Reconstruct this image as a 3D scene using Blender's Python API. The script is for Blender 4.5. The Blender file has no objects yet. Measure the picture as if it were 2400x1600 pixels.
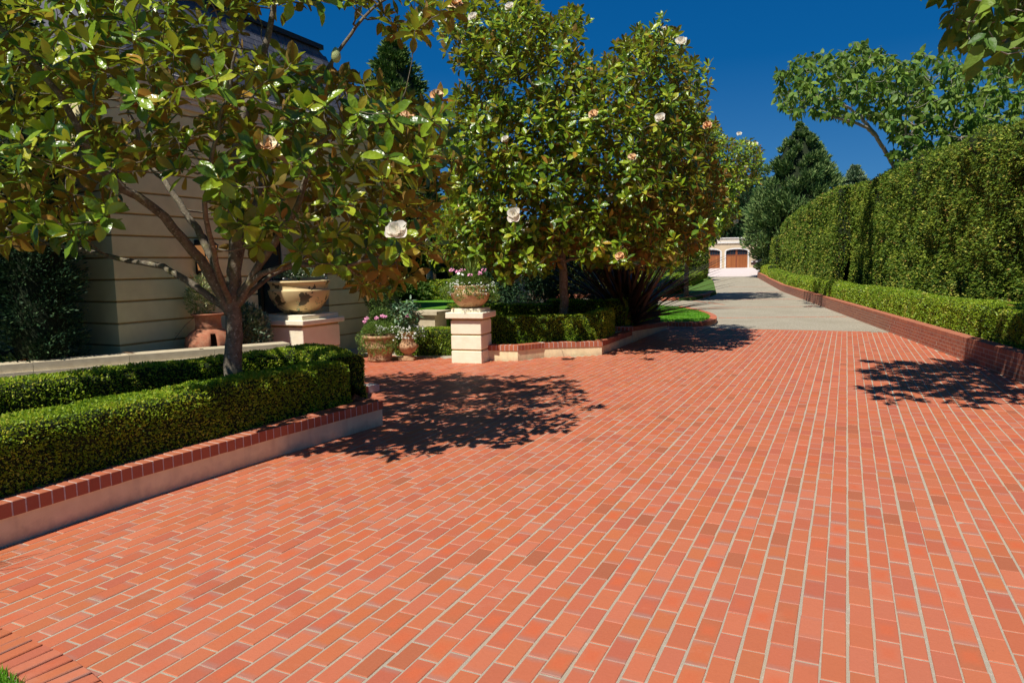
import bpy, math, random
import numpy as np
from mathutils import Vector, Matrix

random.seed(7)
RS = np.random.RandomState(11)
SC = bpy.context.scene
COL = SC.collection

# ------------------------------------------------------------------ camera, sky, sun, exposure
YAW, PITCH, ROLL, EYE = 0.444754, 0.106096, -0.0184296, 1.768
CY, SY = math.cos(YAW), math.sin(YAW)
_right = Vector((CY, SY, 0)); _f0 = Vector((-SY, CY, 0)); _z = Vector((0, 0, 1))
_up = _f0 * math.sin(PITCH) + _z * math.cos(PITCH)
_fw = _f0 * math.cos(PITCH) - _z * math.sin(PITCH)
_R = _right * math.cos(ROLL) + _up * math.sin(ROLL)
_U = -_right * math.sin(ROLL) + _up * math.cos(ROLL)
cam_data = bpy.data.cameras.new("camera")
cam_data.lens = 24.66; cam_data.sensor_width = 36.0; cam_data.sensor_fit = 'HORIZONTAL'
cam_data.clip_start = 0.05; cam_data.clip_end = 2000
cam = bpy.data.objects.new("camera", cam_data); COL.objects.link(cam)
cam.matrix_world = Matrix(((_R.x, _U.x, -_fw.x, 0), (_R.y, _U.y, -_fw.y, 0), (_R.z, _U.z, -_fw.z, EYE), (0, 0, 0, 1)))
SC.camera = cam

SUN = Vector((0.105, 0.66, -1.0)).normalized()      # the way the light travels
elev = math.asin(-SUN.z)
azim = math.atan2(-SUN.x, -SUN.y)                  # compass angle of the sun, from +Y towards +X
world = bpy.data.worlds.new("World"); SC.world = world; world.use_nodes = True
wn = world.node_tree; wn.nodes.clear()
w_out = wn.nodes.new('ShaderNodeOutputWorld'); w_bg = wn.nodes.new('ShaderNodeBackground')
w_sky = wn.nodes.new('ShaderNodeTexSky'); w_sky.sky_type = 'NISHITA'; w_sky.sun_disc = False
w_sky.sun_elevation = elev; w_sky.sun_rotation = azim
w_sky.altitude = 1200; w_sky.air_density = 0.85; w_sky.dust_density = 0.0; w_sky.ozone_density = 3.0
w_gam = wn.nodes.new('ShaderNodeGamma'); w_gam.inputs[1].default_value = 1.22
w_hsv = wn.nodes.new('ShaderNodeHueSaturation'); w_hsv.inputs['Saturation'].default_value = 1.42; w_hsv.inputs['Value'].default_value = 1.0
w_bg.inputs[1].default_value = 0.062
wn.links.new(w_sky.outputs[0], w_hsv.inputs['Color']); wn.links.new(w_hsv.outputs[0], w_gam.inputs[0])
w_tc = wn.nodes.new('ShaderNodeTexCoord'); w_sep = wn.nodes.new('ShaderNodeSeparateXYZ'); w_rmp = wn.nodes.new('ShaderNodeValToRGB')
w_mix = wn.nodes.new('ShaderNodeMix'); w_mix.data_type = 'RGBA'; w_mix.inputs[0].default_value = 0.88   # the clean, deep teal blue of a polarised summer sky, paler low down
wn.links.new(w_tc.outputs['Generated'], w_sep.inputs[0]); wn.links.new(w_sep.outputs[2], w_rmp.inputs[0])
_e = w_rmp.color_ramp.elements; _e[0].position = 0.0; _e[0].color = (1.0, 3.4, 6.9, 1); _e[1].position = 1.0; _e[1].color = (.03, .9, 3.3, 1)
for _p, _c in ((.10, (.6, 2.6, 6.0, 1)), (.26, (.05, 1.5, 4.6, 1)), (.50, (.02, 1.05, 3.7, 1))):
    _q = _e.new(_p); _q.color = _c
wn.links.new(w_gam.outputs[0], w_mix.inputs[6]); wn.links.new(w_rmp.outputs[0], w_mix.inputs[7]); wn.links.new(w_mix.outputs[2], w_bg.inputs[0]); wn.links.new(w_bg.outputs[0], w_out.inputs[0])
sun_d = bpy.data.lights.new("sun", 'SUN'); sun_d.energy = 5.0; sun_d.angle = math.radians(0.53); sun_d.color = (1.0, 0.94, 0.85)
sun = bpy.data.objects.new("sun", sun_d); COL.objects.link(sun)
sun.rotation_euler = SUN.to_track_quat('-Z', 'Y').to_euler(); sun.location = (-5, -10, 20)
SC.view_settings.view_transform = 'Standard'; SC.view_settings.look = 'None'
SC.view_settings.exposure = 0.18; SC.view_settings.gamma = 1.0; SC.view_settings.use_curve_mapping = False
SC.cycles.max_bounces = 6; SC.cycles.diffuse_bounces = 3; SC.cycles.glossy_bounces = 2
SC.cycles.transmission_bounces = 3; SC.cycles.transparent_max_bounces = 6
SC.cycles.sample_clamp_indirect = 6.0

def W(r, f, z=0.0):
    """metres to the right of / in front of the place where the photographer stood -> world"""
    return np.array((r * CY - f * SY, r * SY + f * CY, z))

def rwall(y):
    """X of the road face of the long brick retaining wall"""
    return 2.33 - 0.175 * (y - 11.85)

def gz(y):
    """the drive is level, then climbs to the garage"""
    return float(np.interp(y, [0, 45, 70, 88, 130], [0, 0, .46, 1.12, 1.2]))

# ------------------------------------------------------------------ materials
def nt(name):
    m = bpy.data.materials.new(name); m.use_nodes = True
    t = m.node_tree; b = t.nodes['Principled BSDF']
    return m, t, b
def N(t, k, **kw):
    n = t.nodes.new(k)
    for a, v in kw.items():
        if a.startswith('i_'): n.inputs[a[2:].replace('_', ' ')].default_value = v
        else: setattr(n, a, v)
    return n
def ramp(t, stops, interp='LINEAR'):
    r = t.nodes.new('ShaderNodeValToRGB'); r.color_ramp.interpolation = interp
    e = r.color_ramp.elements
    e[0].position = stops[0][0]; e[0].color = (*stops[0][1], 1)
    e[1].position = stops[-1][0]; e[1].color = (*stops[-1][1], 1)
    for p, c in stops[1:-1]:
        q = e.new(p); q.color = (*c, 1)
    return r
def noise(t, scale, detail=4, rough=.55, coord='Object', dist=0):
    tc = t.nodes.new('ShaderNodeTexCoord'); n = N(t, 'ShaderNodeTexNoise')
    n.inputs['Scale'].default_value = scale; n.inputs['Detail'].default_value = detail
    n.inputs['Roughness'].default_value = rough; n.inputs['Distortion'].default_value = dist
    t.links.new(tc.outputs[coord], n.inputs['Vector']); return n
def geo_noise(t, scale, detail=4, rough=.55):
    g = t.nodes.new('ShaderNodeNewGeometry'); n = N(t, 'ShaderNodeTexNoise')
    n.inputs['Scale'].default_value = scale; n.inputs['Detail'].default_value = detail; n.inputs['Roughness'].default_value = rough
    t.links.new(g.outputs['Position'], n.inputs['Vector']); return n
def mix(t, fac, a, b, mode='MIX'):
    m = t.nodes.new('ShaderNodeMix'); m.data_type = 'RGBA'; m.blend_type = mode
    for sock, v in ((0, fac), (6, a), (7, b)):
        if hasattr(v, 'is_output'): t.links.new(v, m.inputs[sock])
        elif isinstance(v, (int, float)): m.inputs[sock].default_value = v
        else: m.inputs[sock].default_value = (*v, 1)
    return m.outputs[2]
def math_(t, op, a, b=0.0, c=0.0, clamp=False):
    m = t.nodes.new('ShaderNodeMath'); m.operation = op; m.use_clamp = clamp
    for i, v in enumerate((a, b, c)):
        if hasattr(v, 'is_output'): t.links.new(v, m.inputs[i])
        else: m.inputs[i].default_value = v
    return m.outputs[0]
def bump(t, b, h, dist=.01, strength=1.0):
    n = t.nodes.new('ShaderNodeBump'); n.inputs['Distance'].default_value = dist; n.inputs['Strength'].default_value = strength
    t.links.new(h, n.inputs['Height']); t.links.new(n.outputs[0], b.inputs['Normal'])
def rnd(t, k=1.0, off=0.0):
    """one random number per leaf or brick: mesh attribute + the object's own"""
    a = N(t, 'ShaderNodeAttribute', attribute_name='rnd'); o = t.nodes.new('ShaderNodeObjectInfo')
    s = math_(t, 'ADD', a.outputs['Fac'], o.outputs['Random'])
    s = math_(t, 'MULTIPLY_ADD', s, k, off)
    return math_(t, 'FRACT', s)

def mat_stone(name, base, dark, rough=.85, scale=9, bmp=.004, stain=.35, stainc=(.32, .27, .2)):
    m, t, b = nt(name)
    n1 = geo_noise(t, scale, 6); n2 = geo_noise(t, 1.3, 4); n3 = geo_noise(t, 120, 3)
    c = mix(t, ramp_fac(t, n1.outputs[0], .35, .7), dark, base)
    c = mix(t, math_(t, 'MULTIPLY', ramp_fac(t, n2.outputs[0], .52, .75), stain), c, stainc)
    t.links.new(c, b.inputs['Base Color']); b.inputs['Roughness'].default_value = rough
    bump(t, b, math_(t, 'MULTIPLY_ADD', n1.outputs[0], .6, math_(t, 'MULTIPLY', n3.outputs[0], .4)), bmp)
    return m
def ramp_fac(t, v, lo, hi):
    mr = t.nodes.new('ShaderNodeMapRange'); t.links.new(v, mr.inputs[0]); mr.inputs[1].default_value = lo; mr.inputs[2].default_value = hi
    return mr.outputs[0]

def mat_paver(name, stops, flash=.8, rough=.62, val=1.0):
    m, t, b = nt(name)
    r1 = rnd(t); r2 = rnd(t, 7.13, .31); r3 = rnd(t, 13.7, .77)
    base = ramp(t, stops, 'LINEAR'); t.links.new(r1, base.inputs[0])
    uv = N(t, 'ShaderNodeUVMap', uv_map='UVMap'); sx = t.nodes.new('ShaderNodeSeparateXYZ'); t.links.new(uv.outputs[0], sx.inputs[0])
    # kiln marks: greyer ends on some bricks, a hot orange heart on others
    ux = math_(t, 'ABSOLUTE', math_(t, 'SUBTRACT', sx.outputs[0], .5)); uy = math_(t, 'ABSOLUTE', math_(t, 'SUBTRACT', sx.outputs[1], .5))
    n1 = geo_noise(t, 14, 4)
    d = math_(t, 'MAXIMUM', math_(t, 'MULTIPLY', ux, 2.0), math_(t, 'MULTIPLY', uy, 1.5))
    d = math_(t, 'MULTIPLY_ADD', math_(t, 'SUBTRACT', n1.outputs[0], .5), .5, d)
    ends = math_(t, 'MULTIPLY', ramp_fac(t, d, .62, 1.0), ramp_fac(t, r2, .45, .95))
    c = mix(t, math_(t, 'MULTIPLY', ends, flash), base.outputs[0], (.36, .20, .165))
    heart = math_(t, 'MULTIPLY', math_(t, 'SUBTRACT', 1.0, ramp_fac(t, d, .25, .75)), ramp_fac(t, r3, .72, .95))
    c = mix(t, math_(t, 'MULTIPLY', heart, .75), c, (.60, .125, .05))
    n2 = geo_noise(t, 70, 5, .7); n3 = geo_noise(t, .8, 3)
    c = mix(t, ramp_fac(t, n2.outputs[0], .3, .8), c, (.9, .85, .8), 'MULTIPLY')
    n4 = geo_noise(t, 35, 6, .75)
    c = mix(t, math_(t, 'MULTIPLY', ramp_fac(t, n4.outputs[0], .62, .8), .35), c, (.60, .38, .30))
    n5 = geo_noise(t, 5, 4)
    c = mix(t, math_(t, 'MULTIPLY', ramp_fac(t, n5.outputs[0], .6, .8), .22), c, (.36, .12, .07))
    n6 = geo_noise(t, .45, 5, .6); n7 = geo_noise(t, 2.6, 5, .7)     # old drips, traffic film and washed areas across many bricks
    c = mix(t, math_(t, 'MULTIPLY', ramp_fac(t, n6.outputs[0], .46, .68), .16), c, (.38, .16, .10))
    c = mix(t, math_(t, 'MULTIPLY', ramp_fac(t, n7.outputs[0], .60, .72), .16), c, (.64, .34, .24))
    n8 = geo_noise(t, 110, 2, .5); c = mix(t, math_(t, 'MULTIPLY', ramp_fac(t, n8.outputs[0], .70, .76), .5), c, (.22, .07, .04))
    hs = t.nodes.new('ShaderNodeHueSaturation'); hs.inputs['Value'].default_value = val * .97; hs.inputs['Saturation'].default_value = 1.0; hs.inputs['Hue'].default_value = .502
    t.links.new(c, hs.inputs['Color']); t.links.new(hs.outputs[0], b.inputs['Base Color'])
    b.inputs['Roughness'].default_value = rough; b.inputs['Specular IOR Level'].default_value = .35
    bump(t, b, math_(t, 'ADD', math_(t, 'MULTIPLY', n2.outputs[0], .4), math_(t, 'MULTIPLY', n1.outputs[0], .6)), .003)
    return m

M = {}
M['paver'] = mat_paver('clay_paver', [(0, (.50, .130, .070)), (.2, (.555, .163, .086)), (.36, (.52, .148, .062)), (.5, (.47, .122, .072)), (.64, (.58, .180, .098)), (.8, (.52, .138, .068)), (.92, (.55, .160, .066)), (.97, (.44, .13, .064)), (1, (.39, .12, .063))])
M['capbrick'] = mat_paver('cap_brick', [(0, (.42, .12, .06)), (.5, (.48, .145, .07)), (1, (.37, .10, .055))], flash=.3, rough=.8)
M['wallbrick'] = mat_paver('wall_brick', [(0, (.40, .14, .08)), (.4, (.47, .165, .09)), (.7, (.36, .12, .075)), (1, (.50, .19, .105))], flash=.25, rough=.85)

def simple(name, c1, c2, scale=20, rough=.9, bmp=.003, spec=.3, lo=.35, hi=.7, detail=5):
    m, t, b = nt(name); n = geo_noise(t, scale, detail, .65)
    t.links.new(mix(t, ramp_fac(t, n.outputs[0], lo, hi), c1, c2), b.inputs['Base Color'])
    b.inputs['Roughness'].default_value = rough; b.inputs['Specular IOR Level'].default_value = spec
    if bmp: bump(t, b, n.outputs[0], bmp)
    return m
m, t, b = nt('mortar'); n1 = geo_noise(t, 320, 3, .8); n2 = geo_noise(t, 2.2, 4); n3 = geo_noise(t, 25, 4)
c = mix(t, ramp_fac(t, n1.outputs[0], .3, .75), (.31, .26, .185), (.60, .53, .41))
c = mix(t, math_(t, 'MULTIPLY', ramp_fac(t, n2.outputs[0], .45, .7), .5), c, (.52, .40, .25))
c = mix(t, math_(t, 'MULTIPLY', ramp_fac(t, n3.outputs[0], .58, .75), .45), c, (.74, .68, .58))
t.links.new(c, b.inputs['Base Color']); b.inputs['Roughness'].default_value = .95; bump(t, b, n1.outputs[0], .004); M['mortar'] = m
M['mortar_pale'] = simple('pale_mortar', (.50, .43, .38), (.68, .62, .56), 60)
M['mortar_wall'] = simple('wall_mortar', (.42, .32, .25), (.58, .47, .38), 60)
M['soil'] = simple('bark_soil', (.035, .022, .013), (.10, .065, .042), 60, bmp=.02)
M['soil_pale'] = simple('dry_bark', (.14, .10, .07), (.34, .26, .19), 70, bmp=.02)
m, t, b = nt('exposed_aggregate'); v = N(t, 'ShaderNodeTexVoronoi'); v.inputs['Scale'].default_value = 55; g = t.nodes.new('ShaderNodeNewGeometry'); t.links.new(g.outputs['Position'], v.inputs['Vector'])
n2 = geo_noise(t, .7, 5); n3 = geo_noise(t, 9, 5, .7)
sp = t.nodes.new('ShaderNodeSeparateColor'); t.links.new(v.outputs['Color'], sp.inputs[0])
c = mix(t, sp.outputs[0], (.15, .125, .08), (.48, .43, .325)); n9 = geo_noise(t, 30, 3, .8); c = mix(t, ramp_fac(t, n3.outputs[0], .35, .7), c, (.33, .29, .205)); c = mix(t, math_(t, 'MULTIPLY', ramp_fac(t, n9.outputs[0], .42, .6), .5), c, (.62, .57, .46)); c = mix(t, math_(t, 'MULTIPLY', ramp_fac(t, n9.outputs[0], .5, .36), .5), c, (.17, .145, .10)); c = mix(t, math_(t, 'MULTIPLY', ramp_fac(t, n2.outputs[0], .4, .7), .45), c, (.27, .235, .165))
t.links.new(c, b.inputs['Base Color']); b.inputs['Roughness'].default_value = .95; bump(t, b, sp.outputs[0], .004); M['aggregate'] = m
M['pale_paver'] = simple('pale_stone_paver', (.60, .50, .46), (.78, .70, .66), 6, bmp=.002)
M['stucco'] = mat_stone('cream_stucco', (.78, .62, .42), (.70, .54, .35), scale=14, bmp=.004, stain=.25, stainc=(.58, .42, .26))
M['pier'] = mat_stone('pale_pier_stucco', (.93, .86, .66), (.88, .79, .58), scale=6, bmp=.012, stain=.2, stainc=(.78, .64, .46))
M['groove'] = mat_stone('ochre_groove', (.50, .34, .12), (.42, .27, .09), scale=14, stain=.2)
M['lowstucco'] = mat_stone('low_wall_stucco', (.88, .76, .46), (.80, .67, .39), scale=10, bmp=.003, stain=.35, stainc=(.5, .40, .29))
for _n in ('lowstucco', 'house'):
    _m = M.get(_n)
    if not _m: continue
    t = _m.node_tree; b = t.nodes['Principled BSDF']; src = b.inputs['Base Color'].links[0].from_socket
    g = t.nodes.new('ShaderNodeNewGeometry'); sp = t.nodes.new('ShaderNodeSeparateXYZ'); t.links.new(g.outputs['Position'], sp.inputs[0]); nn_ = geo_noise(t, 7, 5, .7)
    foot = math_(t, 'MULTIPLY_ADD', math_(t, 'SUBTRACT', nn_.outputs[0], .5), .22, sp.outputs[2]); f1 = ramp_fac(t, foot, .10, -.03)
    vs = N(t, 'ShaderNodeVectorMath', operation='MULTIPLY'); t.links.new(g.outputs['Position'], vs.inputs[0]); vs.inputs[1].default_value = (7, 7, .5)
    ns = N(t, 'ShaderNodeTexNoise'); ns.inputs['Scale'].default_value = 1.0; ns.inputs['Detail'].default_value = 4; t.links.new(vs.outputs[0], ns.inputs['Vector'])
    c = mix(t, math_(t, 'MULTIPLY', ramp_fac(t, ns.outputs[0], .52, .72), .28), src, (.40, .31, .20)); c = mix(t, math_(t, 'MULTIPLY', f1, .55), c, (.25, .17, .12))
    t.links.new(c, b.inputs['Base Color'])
M['cornice'] = mat_stone('cornice_paint', (.76, .68, .55), (.70, .62, .50), scale=5, bmp=.002, stain=.15)
M['ledge'] = mat_stone('ledge_stone', (.60, .52, .36), (.50, .42, .28), scale=8, bmp=.006, stain=.4, stainc=(.36, .33, .20))
M['house'] = mat_stone('house_stucco', (.84, .75, .42), (.78, .69, .37), scale=5, bmp=.003, stain=.15)
M['darkwood'] = simple('dark_wood', (.03, .018, .012), (.06, .032, .02), 12, rough=.5, bmp=.001)
m, t, b = nt('roof_slate'); r1 = rnd(t); n1 = geo_noise(t, 18, 5)
c = ramp(t, [(0, (.055, .06, .085)), (.6, (.085, .09, .12)), (1, (.12, .12, .14))]); t.links.new(r1, c.inputs[0])
t.links.new(mix(t, ramp_fac(t, n1.outputs[0], .3, .7), c.outputs[0], (.8, .8, .8), 'MULTIPLY'), b.inputs['Base Color']); b.inputs['Roughness'].default_value = .7; bump(t, b, n1.outputs[0], .004); M['slate'] = m
M['iron'] = simple('black_iron', (.012, .011, .01), (.03, .026, .022), 40, rough=.5, bmp=.001)
m, t, b = nt('lantern_glass'); b.inputs['Base Color'].default_value = (.55, .25, .12, 1); b.inputs['Roughness'].default_value = .15; b.inputs['Alpha'].default_value = .8
b.inputs['Emission Color'].default_value = (1, .45, .15, 1); b.inputs['Emission Strength'].default_value = .25; M['lampglass'] = m
m, t, b = nt('candle_lamp'); b.inputs['Emission Color'].default_value = (1, .72, .4, 1); b.inputs['Emission Strength'].default_value = 4; M['candle'] = m
m, t, b = nt('dark_glass'); b.inputs['Base Color'].default_value = (.02, .03, .045, 1); b.inputs['Roughness'].default_value = .08; M['glass'] = m
m, t, b = nt('terracotta'); n1 = geo_noise(t, 9, 6, .7); n2 = geo_noise(t, 30, 5)
c = mix(t, ramp_fac(t, n1.outputs[0], .4, .66), (.38, .125, .06), (.46, .22, .12)); c = mix(t, math_(t, 'MULTIPLY', ramp_fac(t, n2.outputs[0], .55, .7), .6), c, (.20, .12, .07))
t.links.new(c, b.inputs['Base Color']); b.inputs['Roughness'].default_value = .85; bump(t, b, n1.outputs[0], .006); M['terracotta'] = m
m, t, b = nt('aged_terracotta'); n1 = geo_noise(t, 12, 6, .7); n2 = geo_noise(t, 30, 5)
c = mix(t, ramp_fac(t, n1.outputs[0], .38, .66), (.36, .18, .08), (.56, .36, .20)); c = mix(t, math_(t, 'MULTIPLY', ramp_fac(t, n2.outputs[0], .5, .72), .7), c, (.20, .13, .06))
t.links.new(c, b.inputs['Base Color']); b.inputs['Roughness'].default_value = .9; bump(t, b, n1.outputs[0], .008); M['oldclay'] = m
m, t, b = nt('chipped_glaze'); n1 = geo_noise(t, 2.9, 4, .5); n2 = geo_noise(t, 20, 5)
e = math_(t, 'MULTIPLY_ADD', math_(t, 'SUBTRACT', n2.outputs[0], .5), .22, n1.outputs[0])
c = mix(t, ramp_fac(t, e, .565, .58), (.66, .50, .24), (.07, .06, .03)); t.links.new(c, b.inputs['Base Color']); b.inputs['Roughness'].default_value = .6; bump(t, b, n1.outputs[0], .004); M['chipped'] = m
M['bowl'] = mat_stone('tan_bowl_glaze', (.66, .42, .21), (.60, .37, .18), rough=.6, scale=4, bmp=.001, stain=.2, stainc=(.45, .27, .12))
m, t, b = nt('grey_bark'); n1 = geo_noise(t, 16, 6, .7); n2 = geo_noise(t, 42, 5)
c = mix(t, ramp_fac(t, n1.outputs[0], .35, .65), (.085, .066, .045), (.20, .17, .12)); c = mix(t, math_(t, 'MULTIPLY', ramp_fac(t, n2.outputs[0], .58, .7), .7), c, (.42, .42, .33))
n3 = geo_noise(t, 6, 4); c = mix(t, math_(t, 'MULTIPLY', ramp_fac(t, n3.outputs[0], .56, .72), .6), c, (.20, .18, .05))
t.links.new(c, b.inputs['Base Color']); b.inputs['Roughness'].default_value = .9; bump(t, b, n2.outputs[0], .012); M['bark'] = m

M['palebark'] = simple('pale_smooth_bark', (.22, .19, .15), (.42, .38, .32), 14, bmp=.006)
def leaf_mat(name, tops, under=None, rough=.35, spec=.5, trans=.0, uvar=None):
    """waxy leaf: its own colour above, another below"""
    m, t, b = nt(name); r1 = rnd(t); c = ramp(t, tops); t.links.new(r1, c.inputs[0]); col = c.outputs[0]
    if under:
        g = t.nodes.new('ShaderNodeNewGeometry'); r2 = rnd(t, 5.3, .2)
        u = ramp(t, under); t.links.new(r2, u.inputs[0])
        col = mix(t, g.outputs['Backfacing'], col, u.outputs[0])
        rr = math_(t, 'MULTIPLY_ADD', g.outputs['Backfacing'], .85 - rough, rough); t.links.new(rr, b.inputs['Roughness'])
    else: b.inputs['Roughness'].default_value = rough
    t.links.new(col, b.inputs['Base Color']); b.inputs['Specular IOR Level'].default_value = spec
    if under:
        nb = geo_noise(t, 14, 2); bump(t, b, nb.outputs[0], .02)
    if trans:
        tr = t.nodes.new('ShaderNodeBsdfTranslucent'); hs = t.nodes.new('ShaderNodeHueSaturation'); hs.inputs['Value'].default_value = 2.2; hs.inputs['Hue'].default_value = .485
        t.links.new(c.outputs[0], hs.inputs['Color']); t.links.new(hs.outputs[0], tr.inputs[0])
        ms = t.nodes.new('ShaderNodeMixShader'); ms.inputs[0].default_value = trans
        t.links.new(b.outputs[0], ms.inputs[1]); t.links.new(tr.outputs[0], ms.inputs[2])
        t.links.new(ms.outputs[0], t.nodes['Material Output'].inputs[0])
    return m
M['magleaf'] = leaf_mat('magnolia_leaf', [(0, (.037, .092, .010)), (.35, (.10, .19, .012)), (.7, (.23, .35, .018)), (.93, (.37, .44, .03)), (.97, (.34, .30, .03)), (1, (.46, .24, .04))],
                        [(0, (.17, .085, .016)), (.5, (.26, .145, .024)), (1, (.19, .14, .02))], rough=.30, spec=.5, trans=.20)
M['boxleaf'] = leaf_mat('boxwood_leaf', [(0, (.08, .17, .012)), (.45, (.18, .30, .016)), (.8, (.34, .45, .025)), (1, (.55, .52, .08))], rough=.5, spec=.3, trans=.32)
M['boxleaf_bright'] = leaf_mat('second_boxwood_leaf', [(0, (.09, .17, .012)), (.45, (.19, .31, .018)), (.85, (.33, .43, .025)), (1, (.46, .44, .08))], rough=.45, spec=.3, trans=.15)  # second boxwood leaf mix, less translucent and with a duller top tone
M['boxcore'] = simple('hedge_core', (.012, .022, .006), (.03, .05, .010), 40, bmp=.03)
M['tallleaf'] = leaf_mat('tall_hedge_spray', [(0, (.040, .09, .010)), (.4, (.105, .18, .016)), (.72, (.22, .29, .028)), (.92, (.40, .42, .06)), (.985, (.44, .38, .08)), (1, (.42, .2, .08))], rough=.6, spec=.2, trans=.1)
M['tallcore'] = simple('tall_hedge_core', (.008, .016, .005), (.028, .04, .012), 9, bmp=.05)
M['pine'] = leaf_mat('pine_needles', [(0, (.05, .11, .03)), (.6, (.12, .20, .055)), (1, (.22, .29, .09))], rough=.6, spec=.2)
M['pine_blue'] = leaf_mat('blue_pine_needles', [(0, (.13, .20, .10)), (1, (.25, .33, .18))], rough=.6, spec=.2)
M['juniper'] = leaf_mat('juniper_spray', [(0, (.016, .045, .018)), (.7, (.035, .085, .03)), (1, (.08, .14, .05))], rough=.6, spec=.2)
M['cypress'] = leaf_mat('cypress_spray', [(0, (.04, .09, .018)), (.7, (.09, .16, .03)), (1, (.19, .25, .06))], rough=.6, spec=.2)
M['bigleaf'] = leaf_mat('catalpa_leaf', [(0, (.05, .12, .018)), (.5, (.10, .19, .022)), (1, (.20, .30, .035))], [(0, (.13, .20, .04)), (1, (.20, .28, .05))], rough=.5, spec=.3, trans=.2)
M['flax'] = leaf_mat('bronze_flax', [(0, (.022, .014, .008)), (.6, (.055, .032, .016)), (.9, (.14, .085, .05)), (1, (.34, .22, .14))], rough=.35, spec=.5)
M['potleaf'] = leaf_mat('bedding_leaf', [(0, (.06, .13, .02)), (.6, (.12, .22, .03)), (1, (.24, .32, .07))], rough=.5, spec=.3, trans=.15)
M['greyleaf'] = leaf_mat('rhododendron_leaf', [(0, (.05, .11, .05)), (.6, (.10, .19, .09)), (1, (.20, .30, .16))], [(0, (.16, .20, .12)), (1, (.2, .24, .14))], rough=.3, spec=.5)
M['variegated'] = leaf_mat('variegated_leaf', [(0, (.14, .22, .05)), (.4, (.3, .38, .12)), (1, (.7, .68, .42))], rough=.4, spec=.4, trans=.1)
M['lawnleaf'] = leaf_mat('grass_blade', [(0, (.08, .24, .015)), (.6, (.13, .34, .02)), (1, (.22, .42, .04))], rough=.5, spec=.3, trans=.2)
M['lawn'] = simple('lawn_turf', (.07, .22, .012), (.14, .34, .02), 60, bmp=.02)
M['darkturf'] = simple('verge_turf', (.05, .12, .02), (.12, .20, .03), 30, bmp=.02)
m, t, b = nt('white_petal'); b.inputs['Base Color'].default_value = (.92, .88, .78, 1); b.inputs['Specular IOR Level'].default_value = .2; b.inputs['Roughness'].default_value = .5; M['petal'] = m
_tr = t.nodes.new('ShaderNodeBsdfTranslucent'); _tr.inputs[0].default_value = (.95, .88, .76, 1); _ms = t.nodes.new('ShaderNodeMixShader'); _ms.inputs[0].default_value = .4
t.links.new(b.outputs[0], _ms.inputs[1]); t.links.new(_tr.outputs[0], _ms.inputs[2]); t.links.new(_ms.outputs[0], t.nodes['Material Output'].inputs[0])
m, t, b = nt('browned_petal'); r1 = rnd(t); c = ramp(t, [(0, (.62, .28, .10)), (.5, (.78, .50, .26)), (1, (.80, .66, .42))]); t.links.new(r1, c.inputs[0]); t.links.new(c.outputs[0], b.inputs['Base Color']); b.inputs['Roughness'].default_value = .6; M['oldpetal'] = m
m, t, b = nt('pink_petal'); b.inputs['Base Color'].default_value = (.80, .30, .50, 1); b.inputs['Roughness'].default_value = .5; M['pink'] = m
m, t, b = nt('white_bloom'); b.inputs['Base Color'].default_value = (.85, .85, .78, 1); b.inputs['Roughness'].default_value = .5; M['white'] = m
M['cone'] = simple('green_seed_cone', (.30, .36, .14), (.46, .50, .22), 160, rough=.6, bmp=.006)
m, t, b = nt('dead_leaf'); r1 = rnd(t); c = ramp(t, [(0, (.42, .14, .04)), (.5, (.50, .24, .10)), (1, (.30, .14, .06))]); t.links.new(r1, c.inputs[0]); t.links.new(c.outputs[0], b.inputs['Base Color']); b.inputs['Roughness'].default_value = .55; M['deadleaf'] = m
m, t, b = nt('cedar_planks'); n1 = geo_noise(t, 3, 4); r1 = rnd(t); c = ramp(t, [(0, (.30, .095, .028)), (1, (.42, .15, .045))]); t.links.new(r1, c.inputs[0]); t.links.new(c.outputs[0], b.inputs['Base Color']); b.inputs['Roughness'].default_value = .5; M['cedar'] = m
M['cedar_dark'] = simple('cedar_frame', (.22, .065, .03), (.27, .085, .035), 8, rough=.5, bmp=0)
M['white_trim'] = simple('white_trim', (.74, .73, .70), (.80, .79, .76), 5, bmp=0)
M['garage'] = simple('garage_stucco', (.60, .48, .32), (.66, .53, .36), 2, bmp=0)
M['carpaint'] = simple('car_paint', (.02, .022, .028), (.024, .026, .032), 2, rough=.25, bmp=0, spec=.6)
M['rubber'] = simple('tyre_rubber', (.015, .015, .015), (.025, .025, .025), 30, bmp=0)
m, t, b = nt('lamp_lens'); b.inputs['Base Color'].default_value = (.7, .72, .75, 1); b.inputs['Roughness'].default_value = .1; M['lens'] = m

# ------------------------------------------------------------------ object helpers
def tag(o, label=None, cat=None, group=None, kind=None):
    if label: o['label'] = label
    if cat: o['category'] = cat
    if group: o['group'] = group
    if kind: o['kind'] = kind
    return o
def empty(name, loc=(0, 0, 0), rz=0.0, **kw):
    o = bpy.data.objects.new(name, None); COL.objects.link(o); o.location = loc; o.rotation_euler = (0, 0, rz)
    return tag(o, **kw)

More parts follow.
